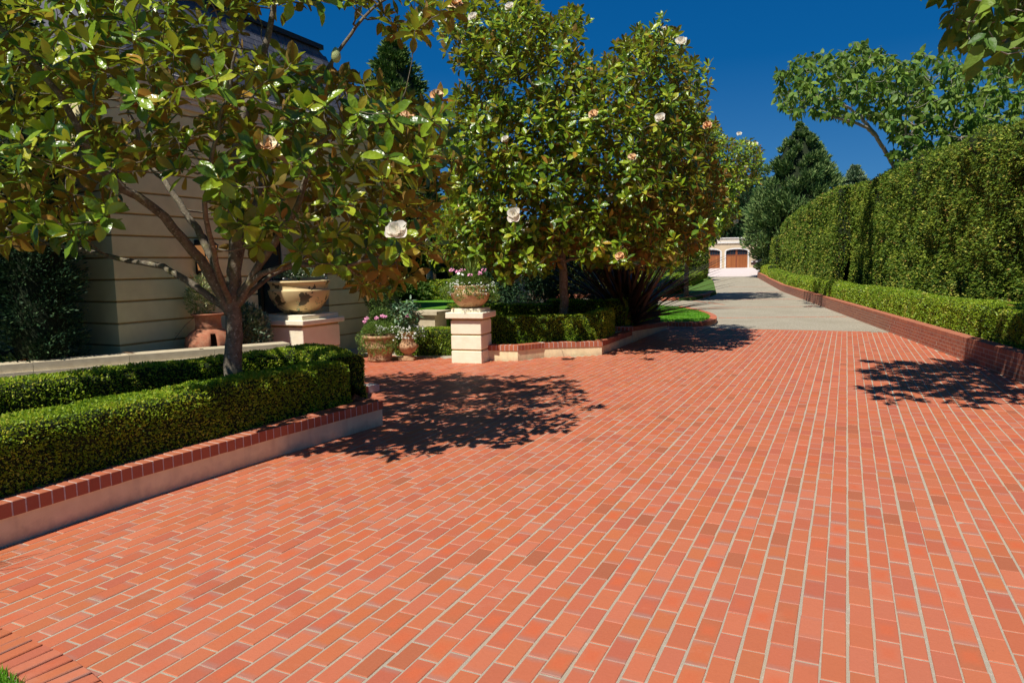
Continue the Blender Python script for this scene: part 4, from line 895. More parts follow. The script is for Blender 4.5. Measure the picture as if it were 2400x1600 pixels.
# wall lantern
ln = empty('wall_lantern', (-9.98, 8.62, 2.02), label='black iron wall lantern with amber glass, lit, on the cream house wall', cat='lantern')
mb = MB(); mb.box((-.02, -.09, -.3), (.02, .09, .3), bev=.008); mb.build('back_plate', M['iron'], ln)
mb = MB(); mb.tube([(0, 0, .32), (.10, 0, .40), (.17, 0, .36)], .014); mb.build('bracket', M['iron'], ln)
mb = MB(); mb.add([(.04, -.10, -.22), (.24, -.10, -.22), (.24, .10, -.22), (.04, .10, -.22), (.02, -.13, .20), (.28, -.13, .20), (.28, .13, .20), (.02, .13, .20)], [[0, 1, 5, 4], [1, 2, 6, 5], [2, 3, 7, 6], [3, 0, 4, 7]]); mb.build('pane', M['lampglass'], ln)
mb = MB()
for x0, y0, x1, y1 in ((.04, -.1, .02, -.13), (.24, -.1, .28, -.13), (.24, .1, .28, .13), (.04, .1, .02, .13)): mb.tube([(x0, y0, -.22), (x1, y1, .20)], .012, 4)
mb.box((.02, -.12, -.26), (.26, .12, -.22)); mb.build('frame', M['iron'], ln)
mb = MB(); mb.add([(.0, -.15, .2), (.30, -.15, .2), (.30, .15, .2), (.0, .15, .2), (.13, -.02, .36), (.17, -.02, .36), (.17, .02, .36), (.13, .02, .36)], [[0, 1, 5, 4], [1, 2, 6, 5], [2, 3, 7, 6], [3, 0, 4, 7], [4, 5, 6, 7], [3, 2, 1, 0]]); mb.build('lantern_roof', M['iron'], ln)
mb = MB(); mb.lathe([(0, -.2), (.018, -.2), (.018, -.06), (0, -.05)], c=(.14, 0, 0), n=8, cap=False); mb.build('candle', M['white_trim'], ln)
mb = MB(); mb.lathe([(0, -.05), (.012, -.035), (.010, -.015), (0, .01)], c=(.14, 0, 0), n=8, cap=False); mb.build('flame_bulb', M['candle'], ln)

# columned pavilion behind the raised lawn
pv = empty('pavilion', tuple(W(-2.3, 25)), YAW, label='pale columned garden building glimpsed between the trees behind the raised lawn', cat='garden building')
for name, lo, hi, mt in (('wall', (-1.6, .3, 0), (2.8, 3.2, 3.0), 'garage'), ('cornice_moulding', (-1.8, -.25, 3.0), (3.0, 3.4, 3.3), 'cornice'), ('floor_slab', (-1.8, -.3, 0), (3.0, .3, .9), 'lowstucco')):
    mb = MB(); mb.box(lo, hi); mb.build(name, M[mt], pv)
for k, x in enumerate((-1.45, -.6, .35, 1.5, 2.6)):
    mb = MB(); a = np.linspace(0, 2 * np.pi, 32, endpoint=False); rr = .15 * (1 - .10 * (np.arange(32) % 2)); mb.add(np.concatenate([np.stack([x + np.cos(a) * rr, np.sin(a) * rr, np.full(32, z)], 1) for z in (.9, 3.0)]), [[i, (i + 1) % 32, 32 + (i + 1) % 32, 32 + i] for i in range(32)]); mb.build('column', M['cornice'], pv)
for x in (-.1, 1.0, 2.05):
    mb = MB(); mb.box((x - .32, .26, 1.2), (x + .32, .31, 2.7)); w_ = mb.build('window', M['white_trim'], pv); mb = MB(); mb.box((x - .27, .24, 1.25), (x + .27, .262, 2.65)); mb.build('pane', M['glass'], w_)
fw = empty('garden_wall', tuple(W(3.2, 26.5)), YAW, label='far pale low wall with a red brick cap, glimpsed behind the bronze flax', cat='low wall')
mb = MB(); mb.box((-4.0, 0, 0), (-.2, .3, .55)); mb.build('stucco_face', M['cornice'], fw)
for k in range(18): 
    mb = MB() if k == 0 else mb
    if k == 0: mb.box((0, -.02, .55), (.20, .32, .68)); fb = mb.build('brick', M['capbrick'], fw); fb.location = (-4.0, 0, 0)
    else: o = bpy.data.objects.new('brick', fb.data); COL.objects.link(o); o.parent = fw; o.location = (-4.0 + k * .211, 0, 0)

# ================================================================== GARAGE AT THE TOP OF THE DRIVE
ga = empty('garage', tuple(W(27.2, 85, 1.13)), YAW - .02, label='cream garage with arched cedar doors at the top of the drive', cat='garage')
def GBx(name, lo, hi, mat, par=ga): mb = MB(); mb.box(lo, hi); return mb.build(name, M[mat], par)
# the front is at y = 0 of the garage, x to the right; door 2.65 m wide
def arch(cx, w, h0, rise, n=12): return [(cx + w / 2 * math.cos(a), h0 + rise * math.sin(a)) for a in np.linspace(0, math.pi, n)]
def front_with_doors():
    mb = MB(); x0, x1, zt = -8.5, 2.45, 2.95; doors = [(.05, 2.62), (-3.25, 2.62), (-6.5, 2.62)]; edges = [x1]
    for cx, w in doors: edges += [cx + w / 2, cx - w / 2]
    edges.append(x0)
    for a, b_ in zip(edges[0::2], edges[1::2]): mb.box((b_, 0, 0), (a, .3, zt))
    for cx, w in doors:
        pts = arch(cx, w, 1.98, .25); v = []
        for x, z in pts: v += [(x, 0, z), (x, 0, zt), (x, .3, z)]
        f = [[i * 3, i * 3 + 1, i * 3 + 4, i * 3 + 3] for i in range(len(pts) - 1)] + [[i * 3, i * 3 + 3, i * 3 + 5, i * 3 + 2] for i in range(len(pts) - 1)]
        mb.add(v, f)
    mb.box((x0, .31, 0), (x1, 6, zt)); return mb.build('wall', M['garage'], ga), doors
gw, doors = front_with_doors()
GBx('parapet', (-8.6, -.12, 2.95), (2.6, 6.1, 3.12), 'white_trim'); GBx('parapet', (-8.55, -.05, 3.12), (2.52, 6.0, 3.52), 'cornice'); GBx('parapet', (-8.65, -.15, 3.52), (2.65, 6.1, 3.62), 'white_trim')
for cx, w in doors:
    d = GBx('garage_door', (cx - w / 2, .17, 0), (cx + w / 2, .22, 2.3), 'cedar_dark')
    GBx('door_rail', (cx - w / 2, .14, 1.45), (cx + w / 2, .17, 1.58), 'cedar_dark', d); GBx('door_rail', (cx - .10, .135, 0), (cx + .10, .17, 2.24), 'cedar_dark', d)
    n = 16; pw = (w - .24) / n
    for k in range(n):
        x = cx - w / 2 + .02 + k * pw + (.20 if k >= n // 2 else 0); mb = MB(); mb.box((x + .006, .145, .02), (x + pw - .006, .17, 1.44), bev=.004); o = mb.build('plank', M['cedar'], d)
    for s in (-1, 1):
        for k in range(4):
            xw = (w / 2 - .14) / 4; xa = cx + s * (.12 + k * xw) if s > 0 else cx - .12 - (k + 1) * xw
            zt = 1.98 + .25 * math.sqrt(max(0, 1 - ((xa + xw / 2 - cx) / (w / 2)) ** 2)) - .05; mb = MB(); mb.box((xa + .015, .145, 1.6), (xa + xw - .015, .165, zt)); mb.build('pane', M['glass'], d)
    # white surround: two jambs and an arched head
    GBx('door_surround', (cx - w / 2 - .17, -.04, 0), (cx - w / 2, .0, 1.99), 'white_trim'); GBx('door_surround', (cx + w / 2, -.04, 0), (cx + w / 2 + .17, .0, 1.99), 'white_trim')
    a1 = arch(cx, w, 1.98, .25); a2 = arch(cx, w + .34, 1.98, .42); mb = MB(); v = []
    for (xa, za), (xb, zb) in zip(a1, a2): v += [(xa, -.04, za), (xb, -.04, zb), (xa, .1, za), (xb, 0, zb)]
    mb.add(v, [[i * 4, i * 4 + 1, i * 4 + 5, i * 4 + 4] for i in range(11)] + [[i * 4 + 4, i * 4 + 6, i * 4 + 2, i * 4] for i in range(11)] + [[i * 4 + 1, i * 4 + 3, i * 4 + 7, i * 4 + 5] for i in range(11)]); mb.build('door_surround', M['white_trim'], ga)
gl = empty('wall_lantern', tuple(W(29.05, 84.85, 3.05)), YAW, label='small bronze wall lantern right of the arched garage door', cat='lantern')
mb = MB(); mb.box((-.06, -.02, -.3), (.06, .02, .3)); mb.build('back_plate', M['iron'], gl); mb = MB(); mb.lathe([(0, -.3), (.05, -.25), (.10, .0), (.11, .12), (0, .24)], c=(0, -.16, 0), n=8, cap=False); mb.build('lamp_body', M['terracotta'], gl)
# storey set back above the garage
uh = empty('house', tuple(W(26, 96, 1.1)), YAW, label='pale upper storey of a distant house above the garage, mostly hidden by trees', cat='house')
mb = MB(); mb.box((-14, 0, 0), (1.5, 8, 6.2)); mb.build('wall', M['cornice'], uh); mb = MB(); mb.add([(-14.6, -.6, 6.2), (2.1, -.6, 6.2), (2.1, 8.6, 6.2), (-14.6, 8.6, 6.2), (-12, 3, 8.0), (-.5, 3, 8.0), (-.5, 5, 8.0), (-12, 5, 8.0)], [[0, 1, 5, 4], [1, 2, 6, 5], [2, 3, 7, 6], [3, 0, 4, 7], [4, 5, 6, 7], [3, 2, 1, 0]]); mb.build('roof', M['slate'], uh)
for x in (-6.2, -3.4, -.6):
    mb = MB(); mb.box((x - .55, -.05, 3.9), (x + .55, .0, 5.6)); w_ = mb.build('window', M['white_trim'], uh); mb = MB(); mb.box((x - .45, -.07, 4.0), (x + .45, -.04, 5.5)); mb.build('pane', M['glass'], w_)
# stone end pier and shrub near the garage
sp_ = empty('stone_pier', tuple(W(20.7, 79, .8)), YAW, label='small stone pier with a white cap left of the garage apron', cat='pier')
for k in range(4): mb = MB(); mb.box((-.3 + .02 * (k % 2), -.3, k * .42), (.3 - .02 * (k % 2), .3, k * .42 + .405), bev=.02); mb.build('stone_block', M['ledge'], sp_)
mb = MB(); mb.box((-.38, -.38, 1.68), (.38, .38, 1.8)); mb.build('cap_slab', M['white_trim'], sp_)
# the dark car nosing out from behind the hedge
car = empty('parked_car', tuple(W(30.9, 83.4, 1.14)), YAW + .1, label='dark parked car half hidden behind the hedge, right of the garage', cat='car')
sec = [(-2.2, .55, .35, .85), (-2.1, .80, .3, .92), (-1.3, .95, .25, .93), (-.9, 1.05, .25, .92), (-.3, 1.55, .25, .80), (1.0, 1.6, .25, .80), (1.8, 1.45, .28, .82), (2.2, .9, .35, .86)]
mb = MB(); v = []
for x, zt, zb, w_ in sec: v += [(x, -w_, zb), (x, -w_, min(zt, .9)), (x, -w_ * .8, zt), (x, w_ * .8, zt), (x, w_, min(zt, .9)), (x, w_, zb)]
f = [[i * 6 + j, i * 6 + (j + 1) % 6, (i + 1) * 6 + (j + 1) % 6, (i + 1) * 6 + j] for i in range(len(sec) - 1) for j in range(6)]; mb.add(v, f, 0, False); mb.ngon(v[:6][::-1]); mb.ngon(v[-6:]); body = mb.build('body', M['carpaint'], car)
mb = MB(); mb.add([(-.93, -.72, 1.08), (-.93, .72, 1.08), (-.34, .62, 1.53), (-.34, -.62, 1.53)], [[0, 1, 2, 3]]); mb.build('windscreen', M['glass'], car)
for s in (-1, 1):
    mb = MB(); mb.box((-2.22, s * .62 - .16, .62), (-2.1, s * .62 + .16, .76), bev=.02); mb.build('headlight', M['lens'], car)
    for x in (-1.35, 1.35):
        mb = MB(); a = np.linspace(0, 2 * np.pi, 20, endpoint=False); ring = lambda r, y: np.stack([x + np.cos(a) * r, np.full(20, y), .33 + np.sin(a) * r], 1)
        mb.add(np.concatenate([ring(.33, s * .72), ring(.33, s * .92), ring(.2, s * .93)]), [[i, (i + 1) % 20, 20 + (i + 1) % 20, 20 + i] for i in range(20)] + [[20 + i, 20 + (i + 1) % 20, 40 + (i + 1) % 20, 40 + i] for i in range(20)]); w_ = mb.build('wheel', M['rubber'], car)
        mb = MB(); mb.ngon(ring(.2, s * .935)); mb.build('rim', M['lens'], w_)
# neighbour's house far right, only its chimney clears the hedge
nb = empty('house', tuple(W(29.5, 42, .3)), YAW, label='neighbouring house behind the tall hedge, only its red brick chimney showing', cat='house')
mb = MB(); mb.box((-3, 0, 0), (9, 9, 5.0)); mb.build('wall', M['garage'], nb); mb = MB(); mb.add([(-3.5, -.5, 5), (9.5, -.5, 5), (9.5, 9.5, 5), (-3.5, 9.5, 5), (-3.2, 4.5, 7.4), (9.2, 4.5, 7.4)], [[0, 1, 5, 4], [1, 2, 5], [2, 3, 4, 5], [3, 0, 4]][0:1] + [[2, 3, 4, 5]]); rf = mb.build('roof', M['slate'], nb)
mb = MB(); mb.box((-.33, 3.6, 5.5), (.33, 4.3, 9.1)); mb.box((-.40, 3.53, 9.1), (.40, 4.37, 9.3)); mb.build('chimney', M['wallbrick'], rf)
#@@PART4
# ================================================================== TREES
def link_leaf_parts(tree, arr, tpl, Wr, mat, most, name='leaf', rest='foliage'):
    """the leaves nearest the camera are parts of their own, the rest one joined part"""
    P, D, U, L = arr; d = np.linalg.norm(P - CAM, axis=1) + (~in_view(P)) * 1e4; od = np.argsort(d / L * .12 if False else d); solo = od[:most]; off = np.array(tree.location)
    shapes = []
    for k in range(4):
        mb = MB(); leaves(mb, np.zeros((1, 3)), np.array([[1., 0, 0]]), np.array([[0, 0, 1.]]), 1.0, Wr, tpl, np.zeros(1)); o = mb.build(name, mat, tree); shapes.append(o)
    for k, i in enumerate(solo):
        o = shapes[k] if k < 4 else bpy.data.objects.new(name, shapes[k % 4].data)
        if k >= 4: COL.objects.link(o); o.parent = tree
        S = np.cross(D[i], U[i]); S /= np.linalg.norm(S) + 1e-9; u = np.cross(S, D[i]); R = np.stack([D[i], -S, u], 1) * L[i]
        m_ = np.eye(4); m_[:3, :3] = R; m_[:3, 3] = P[i] - off; o.matrix_local = Matrix(m_.tolist())
    r = np.ones(len(P), bool); r[solo] = False; mb = MB()
    leaves(mb, P[r] - off, D[r], U[r], L[r], Wr, tpl, RS.rand(r.sum()) * .96 + .003)
    o = mb.build(rest, mat, tree); o['kind'] = 'stuff'
def wood(tree, lines, bark='bark'):
    off = np.array(tree.location); k = 0; tw = MB()
    for q, r, main in lines:
        if main:
            mb = MB(); mb.tube(q - off, r, 10 if k == 0 else 8); mb.build('trunk' if k == 0 else 'limb', M[bark], tree); k += 1
        else: tw.tube(q - off, r, 4 if r[0] < .012 else 5)
    if tw.v: o = tw.build('branches', M[bark], tree); o['kind'] = 'stuff'
def blossom(tree, p, size, old=False, face=None):
    off = np.array(tree.location); mb = MB(); ax = norm(np.array(face if face is not None else (0, -.5, .8), float)); ref = norm(np.cross(ax, (0.3, .8, .1))); b2 = np.cross(ax, ref)
    for ring, (cnt, th, ln) in enumerate(((4, 1.35, 1.05), (3, .85, .9), (2, .3, .6))):
        for k in range(cnt):
            az = k * 6.283 / cnt + ring * .6 + RS.randn() * .15; t_ = th + RS.randn() * .15 + (.35 if old else 0)
            rad = math.cos(az) * ref + math.sin(az) * b2; D = ax * math.cos(t_) + rad * math.sin(t_); U = ax * math.sin(t_) - rad * math.cos(t_); S = np.cross(D, U)
            nu, nv = 6, 5; V = []
            for i in range(nu):
                s = i / (nu - 1); hw = size * .40 * math.sin(math.pi * min(1, s * .86 + .08)) ** .6
                for j in range(nv):
                    q = (j / (nv - 1) - .5) * 2; V.append(p - off + D * size * ln * s * (.60 if old else .66) * 1.0 + S * hw * q + U * (hw * .55 * q * q + size * .10 * s * s + (RS.randn() * .004 if old else 0)))
            F = grid_faces(nu, nv); mb.add(V, F, 0, True, RS.rand())
    mb.lathe([(0, 0), (size * .06, size * .02), (size * .06, size * .14), (0, size * .2)], c=p - off, n=8, cap=False, mi=1)
    return mb.build('flower', [M['oldpetal'] if old else M['petal'], M['cone']], tree)
def seedcone(tree, p, s=.045):
    mb = MB(); mb.lathe([(0, -s * 1.2), (s * .5, -s), (s * .85, -.3 * s), (s * .8, .5 * s), (s * .4, 1.3 * s), (0, 1.6 * s)], c=p - np.array(tree.location), n=10, cap=False); return mb.build('seed_cone', M['cone'], tree)
def sph(n): return norm(RS.randn(n, 3))

# ---- the near left magnolia
def lw_(l): return [W(*p) for p in l]
base1 = W(-2.83, 7.05, .2)
t1 = empty('magnolia_tree', tuple(base1), label='nearest magnolia tree with spreading limbs, rising from the left hedged bed', cat='tree', group='magnolias with large white flowers')
limbs1 = [[(-2.83, 7.05, .2), (-2.82, 7, .71), (-2.79, 7, 1.07), (-2.78, 7, 1.5), (-2.72, 7, 1.92), (-2.73, 7.05, 2.34), (-2.74, 7.1, 2.68), (-2.68, 7.2, 3.2), (-2.52, 7.3, 3.71), (-2.35, 7.4, 4.32), (-2.27, 7.5, 4.93)],
 [(-2.80, 7, 1.36), (-2.93, 6.8, 1.82), (-3.11, 6.5, 2.24), (-3.39, 6.2, 2.56), (-3.53, 6.1, 2.67), (-3.6, 5.9, 3.2), (-3.83, 5.7, 3.57), (-4.05, 5.6, 3.86)],
 [(-2.80, 7, 1.38), (-3.33, 7.0, 1.77), (-3.59, 7.1, 1.86), (-4.38, 7.3, 2.0), (-4.88, 7.4, 2.12), (-5.45, 7.6, 2.3)],
 [(-2.79, 7, 1.42), (-3.06, 7.2, 1.98), (-3.3, 7.3, 2.37), (-3.56, 7.4, 2.7), (-3.8, 7.5, 2.94), (-3.95, 7.6, 3.38), (-4.23, 7.7, 3.98)],
 [(-2.77, 7, 1.36), (-2.49, 6.9, 1.75), (-2.05, 6.7, 1.83), (-1.72, 6.5, 1.78), (-1.13, 6.3, 1.88), (-.77, 6.2, 1.99)],
 [(-2.76, 7, 1.45), (-2.28, 6.8, 2.03), (-1.95, 6.6, 2.37), (-1.83, 6.5, 2.67), (-1.63, 6.4, 2.99), (-1.08, 6.3, 3.03), (-.67, 6.3, 3.06)],
 [(-2.74, 7, 1.75), (-2.59, 7.3, 2.49), (-2.44, 7.6, 3.14), (-2.06, 7.8, 3.75), (-1.79, 7.9, 4.17), (-1.52, 8.0, 4.55), (-1.05, 8.1, 4.89)],
 [(-2.76, 7, 1.40), (-2.62, 7.5, 1.7), (-2.3, 8.0, 1.88), (-1.85, 8.4, 2.13)],
 [(-2.80, 7, 1.44), (-2.61, 6.2, 1.9), (-2.44, 5.7, 2.4), (-2.2, 5.5, 2.9), (-2.0, 5.4, 3.4)]]
rad1 = [(.113, .02), (.062, .014), (.045, .01), (.05, .012), (.042, .008), (.045, .009), (.042, .01), (.035, .008), (.035, .008)]
poly1 = [(-5.9, 5.6), (-.3, 5.6), (-.50, 4.31), (-.77, 3.95), (-1.15, 3.9), (-1.30, 3.62), (-.99, 3.45), (-.62, 3.24), (-.5, 2.79), (-.62, 2.2), (-.84, 1.68), (-1.44, 1.55), (-1.8, 1.80), (-2.35, 2.0), (-2.75, 1.98), (-2.95, 2.58), (-3.36, 2.8), (-3.85, 2.4), (-4.2, 2.1), (-4.78, 2.13), (-5.31, 1.95), (-5.9, 2.15)]
n = 60000; R_ = RS.uniform(-5.9, -.3, n); F_ = RS.uniform(4.9, 9.6, n); Z_ = RS.uniform(1.45, 5.6, n)
k = F_ / 7.0; q = np.stack([R_ / k, EYE + (Z_ - EYE) / k], 1)
cen = np.array((-2.9, 7.2, 3.3)); e = ((R_ - cen[0]) / 2.75) ** 2 + ((F_ - cen[1]) / 2.3) ** 2 + ((Z_ - cen[2]) / 2.35) ** 2
shell = e + (fnoise(np.stack([R_, F_, Z_], 1), 1.1) - .5) * .9
ok = inside(poly1, q) & (shell < 1.06) & (e > .10) & (fnoise(np.stack([R_, F_, Z_], 1), 1.25) < .65)
gap = (inside([(-2.42, 4.32), (-1.3, 4.3), (-.9, 3.8), (-1.4, 3.62), (-2.0, 3.72)], q)) | inside([(-2.55, 3.9), (-2.1, 3.9), (-2.1, 4.3), (-2.5, 4.3)], q)
thin = inside([(-4.0, 2.0), (-4.0, 2.8), (-2.8, 2.8), (-2.8, 2.0)], q)
ok &= ~gap; ok &= ~(thin & (RS.rand(n) > .45)); ok &= ~((e < .4) & (RS.rand(n) > .35))
pts = np.stack([R_, F_, Z_], 1)[ok]; pts = spaced(pts, .19, 900)
fl1 = [(-2.71, 5.3, 2.98, .14, 1), (-1.76, 5.3, 2.66, .13, 1), (-.90, 5.75, 2.03, .155, 0), (-.92, 6.6, 3.11, .12, 1), (-2.67, 6.0, 4.0, .13, 0), (-2.29, 6.0, 3.09, .11, 1), (-.35 - .1, 6.5, 4.05, .12, 1), (-2.0, 5.7, 2.63, .08, 1), (-.62, 6.4, 3.25, .10, 1)]
T1w = np.array([W(*p) for p in pts] + [W(*p[:3]) for p in fl1]); c1 = W(-2.8, 7.1, 2.6)
lines, ends = skeleton([lw_(l) for l in limbs1], rad1, T1w, c1, maxr=.017, minr=.0042)
wood(t1, lines)
A = norm(ends * .7 + norm(T1w - c1) * .5 + np.array([0, 0, .55]) + RS.randn(len(T1w), 3) * .38)
tpl1 = leaf_template(6, .17, .32)
arr = rosettes(T1w, A, 10, .170, .42, tpl1, spread=(14, 112), back=.11)
sel = RS.rand(len(arr[0])) < .97; arr = [a[sel] for a in arr]
link_leaf_parts(t1, arr, tpl1, .47, M['magleaf'], 290)
for p in fl1: blossom(t1, W(p[0], p[1] - .05, p[2] + .02), p[3], bool(p[4]), W(-.2, -.75, .6) if not p[4] else W(.2, -.5, .4))
for p in [(-1.36, 5.8, 3.46), (-1.4, 6.0, 2.86), (-2.15, 5.5, 3.18), (-1.27, 6.2, 2.71), (-2.35, 5.5, 3.34)]: seedcone(t1, W(*p))

# ---- the second magnolia
K2 = 1.03
def s2(l): return [W(r * K2, f * K2, EYE + (z - EYE) * K2) for r, f, z in l]
base2 = W(1.10, 14.75, .2)
t2 = empty('magnolia_tree', tuple(base2), label='middle magnolia tree rising behind the box hedge, right of the gate pillar', cat='tree', group='magnolias with large white flowers')
limbs2 = [[(1.07, 14.3, .15), (1.08, 14.3, 1.2), (1.05, 14.3, 1.96), (1.08, 14.4, 2.82), (1.26, 14.4, 3.5), (1.19, 14.4, 4.25), (.94, 14.4, 4.92), (.43, 14.3, 5.4), (-.15, 14.2, 5.87), (-.71, 14, 6.14)],
 [(1.18, 14.4, 3.2), (1.81, 14.6, 4.11), (2.33, 14.6, 4.94), (2.83, 14.5, 5.66), (3.16, 14.5, 6.14)], [(1.07, 14.3, 1.9), (.28, 13.9, 2.05), (-.38, 13.6, 2.14), (-.93, 13.4, 2.31)],
 [(1.07, 14.3, 1.86), (1.88, 13.9, 2.03), (2.31, 13.5, 2.09)], [(1.05, 14.3, 2.31), (.39, 14, 3.22), (-.1, 13.8, 3.77), (-.74, 13.6, 4.15)],
 [(1.12, 14.3, 2.64), (2.22, 14.5, 3.24), (3.15, 14.8, 3.94), (3.82, 15, 4.57)], [(1.26, 14.4, 3.5), (1.4, 14.8, 4.58), (1.34, 15, 5.65), (1.25, 15, 6.33)], [(1.1, 14.3, 2.2), (1.3, 15, 3.0), (1.9, 15.6, 3.6), (2.4, 16, 4.2)], [(1.1, 14.3, 2.4), (.8, 15, 3.2), (.2, 15.5, 3.9)]]
rad2 = [(.115, .02), (.05, .012), (.045, .01), (.04, .01), (.045, .01), (.05, .012), (.045, .01), (.04, .01), (.04, .01)]
poly2 = [(-1.31, 6.4), (-.91, 7.11), (.54, 7.17), (.80, 6.44), (1.28, 6.72), (1.53, 6.43), (1.25, 5.95), (1.78, 5.66), (2.12, 6.02), (2.62, 6.41), (3.12, 6.32), (3.46, 5.83), (3.88, 5.58), (3.8, 5.1), (4.14, 4.6), (4.25, 3.18), (3.83, 2.25), (3.3, 1.75), (2.45, 1.80), (1.76, 1.75), (1.33, 1.96), (.81, 1.85), (.02, 1.5), (-.58, 1.82), (-1.6, 2.1), (-1.5, 3.03), (-1.13, 3.7), (-1.24, 4.28), (-1.22, 4.94), (-1.0, 5.3), (-.32, 5.42), (.22, 5.05), (.5, 5.35), (-.3, 5.62), (-.9, 5.75), (-1.23, 6.08)]
n = 110000; R_ = RS.uniform(-2, 5, n); F_ = RS.uniform(11.6, 17.2, n); Z_ = RS.uniform(1.3, 7.6, n); k = F_ / 14.3; q = np.stack([R_ / k, EYE + (Z_ - EYE) / k], 1)
e = ((F_ - 14.5) / 2.4) ** 2 + ((R_ - 1.4) / 3.6) ** 2 * .6 + ((Z_ - 4) / 3.4) ** 2 * .6
q = q + np.stack([fnoise(np.stack([R_, F_, Z_], 1) + 9, 1.6, 2) - .5, fnoise(np.stack([R_, F_, Z_], 1) + 40, 1.6, 2) - .5], 1) * .75
ok = inside(poly2, q) & (e < 1) & ~((F_ < 12.9) & (Z_ < 3.0) & (RS.rand(n) > .5)) & ~((e < .25) & (RS.rand(n) > .4)) & ~((fnoise(np.stack([R_, F_, Z_], 1), .9) > .68))
pts = spaced(np.stack([R_, F_, Z_], 1)[ok], .20, 2500)
fl2 = [(r * .945, f * .945, EYE + (z - EYE) * .945, q_, o_) for r, f, z, q_, o_ in [(.09, 12.6, 2.62, .21, 0), (3.34, 14, 5.91, .19, 0), (3.02, 14.2, 6.21, .13, 0), (1.52, 12.9, 4.4, .14, 1), (2.73, 13, 4.32, .15, 0), (3.8, 13.8, 4.34, .14, 1), (-.05, 12.6, 3.93, .11, 0), (2.19, 12.8, 3.62, .12, 1), (1.95, 12.7, 1.88, .13, 1), (-.6, 13.4, 6.25, .14, 0), (.07, 13.4, 6.42, .13, 0), (-1.16, 13.6, 6.29, .12, 0)]]
T2w = np.array([W(p[0] * K2, p[1] * K2, EYE + (p[2] - EYE) * K2) for p in pts] + [W(*p[:3]) for p in fl2]); c2 = W(1.4, 14.7, 3.0)
lines, ends = skeleton([s2(l) for l in limbs2], rad2, T2w, c2, maxr=.02, minr=.005)
wood(t2, lines)
A = norm(ends * .5 + norm(T2w - c2) * .5 + np.array([0, 0, .6]) + RS.randn(len(T2w), 3) * .35)
tpl2 = leaf_template(5, .17, .30); arr = rosettes(T2w, A, 10, .176, .42, tpl2, spread=(14, 108), back=.12)
link_leaf_parts(t2, arr, tpl2, .49, M['magleaf'], 290)
for p in fl2: blossom(t2, W(p[0], p[1] - .08, p[2] + .03), p[3], bool(p[4]), W(-.3, -.8, .5))

# ---- third magnolia, up the drive
base3 = W(8.6, 34.5, .1)
t3 = empty('magnolia_tree', tuple(base3), label='farthest magnolia tree, overhanging the concrete drive near the garage', cat='tree', group='magnolias with large white flowers')
limbs3 = [[(8.6, 34.5, .1), (8.6, 34.5, 2.2), (8.9, 34.6, 4), (9.1, 34.6, 6.5), (8.8, 34.8, 8.4)], [(8.6, 34.5, 2.4), (9.8, 34.2, 3.8), (11.2, 34.2, 5.2), (12, 34.4, 6.6)], [(8.6, 34.5, 2.8), (7.2, 34, 4.5), (6.4, 34, 6)], [(8.8, 34.5, 3.4), (10.2, 33.6, 4.6), (10.9, 33.4, 6.0)]]
poly3 = [(5.2, 4), (6.6, 9.0), (7.65, 9.5), (9.5, 8.8), (10.3, 8.2), (10.78, 7.67), (11.82, 7.65), (12.45, 7.2), (12.27, 5.8), (11.1, 5.0), (11.4, 3.9), (10.22, 2.94), (9.38, 2.2), (7.69, 1.94), (6, 2.2)]
n = 50000; R_ = RS.uniform(5, 13, n); F_ = RS.uniform(31, 38, n); Z_ = RS.uniform(1.8, 9.6, n); k = F_ / 34.5; q = np.stack([R_ / k * 1.015, EYE + (Z_ - EYE) / k], 1)
e = ((F_ - 34.5) / 3.3) ** 2 + ((R_ - 9) / 4.2) ** 2 * .7 + ((Z_ - 5.4) / 4.2) ** 2 * .7
ok = inside(poly3, q) & (e < 1) & ~((e < .3) & (RS.rand(n) > .4)) & ~((fnoise(np.stack([R_, F_, Z_], 1), .7) > .64))
pts = spaced(np.stack([R_, F_, Z_], 1)[ok], .26, 2200); T3w = np.array([W(*p) for p in pts]); c3 = W(9, 34.5, 4.4)
lines, ends = skeleton([lw_(l) for l in limbs3], [(.13, .03), (.06, .015), (.06, .015), (.05, .012)], T3w, c3, maxr=.022, minr=.007)
wood(t3, lines)
A = norm(norm(T3w - c3) * .6 + np.array([0, 0, .6]) + RS.randn(len(T3w), 3) * .35); tpl3 = leaf_template(3, .08, .15)
P, D, U, L = rosettes(T3w, A, 9, .22, .42, tpl3, spread=(30, 115), back=.15); mb = MB(); leaves(mb, P - base3, D, U, L, .55, tpl3, RS.rand(len(P)) * .93 + .003); o = mb.build('foliage', M['magleaf'], t3); o['kind'] = 'stuff'
for p in [(11.0, 33.2, 6.1), (11.5, 33.4, 7.2), (9.5, 32.4, 5.1), (10.4, 32.6, 3.6), (10.6, 33, 7.6)]: blossom(t3, W(*p), .2, False, W(-.3, -.8, .5))

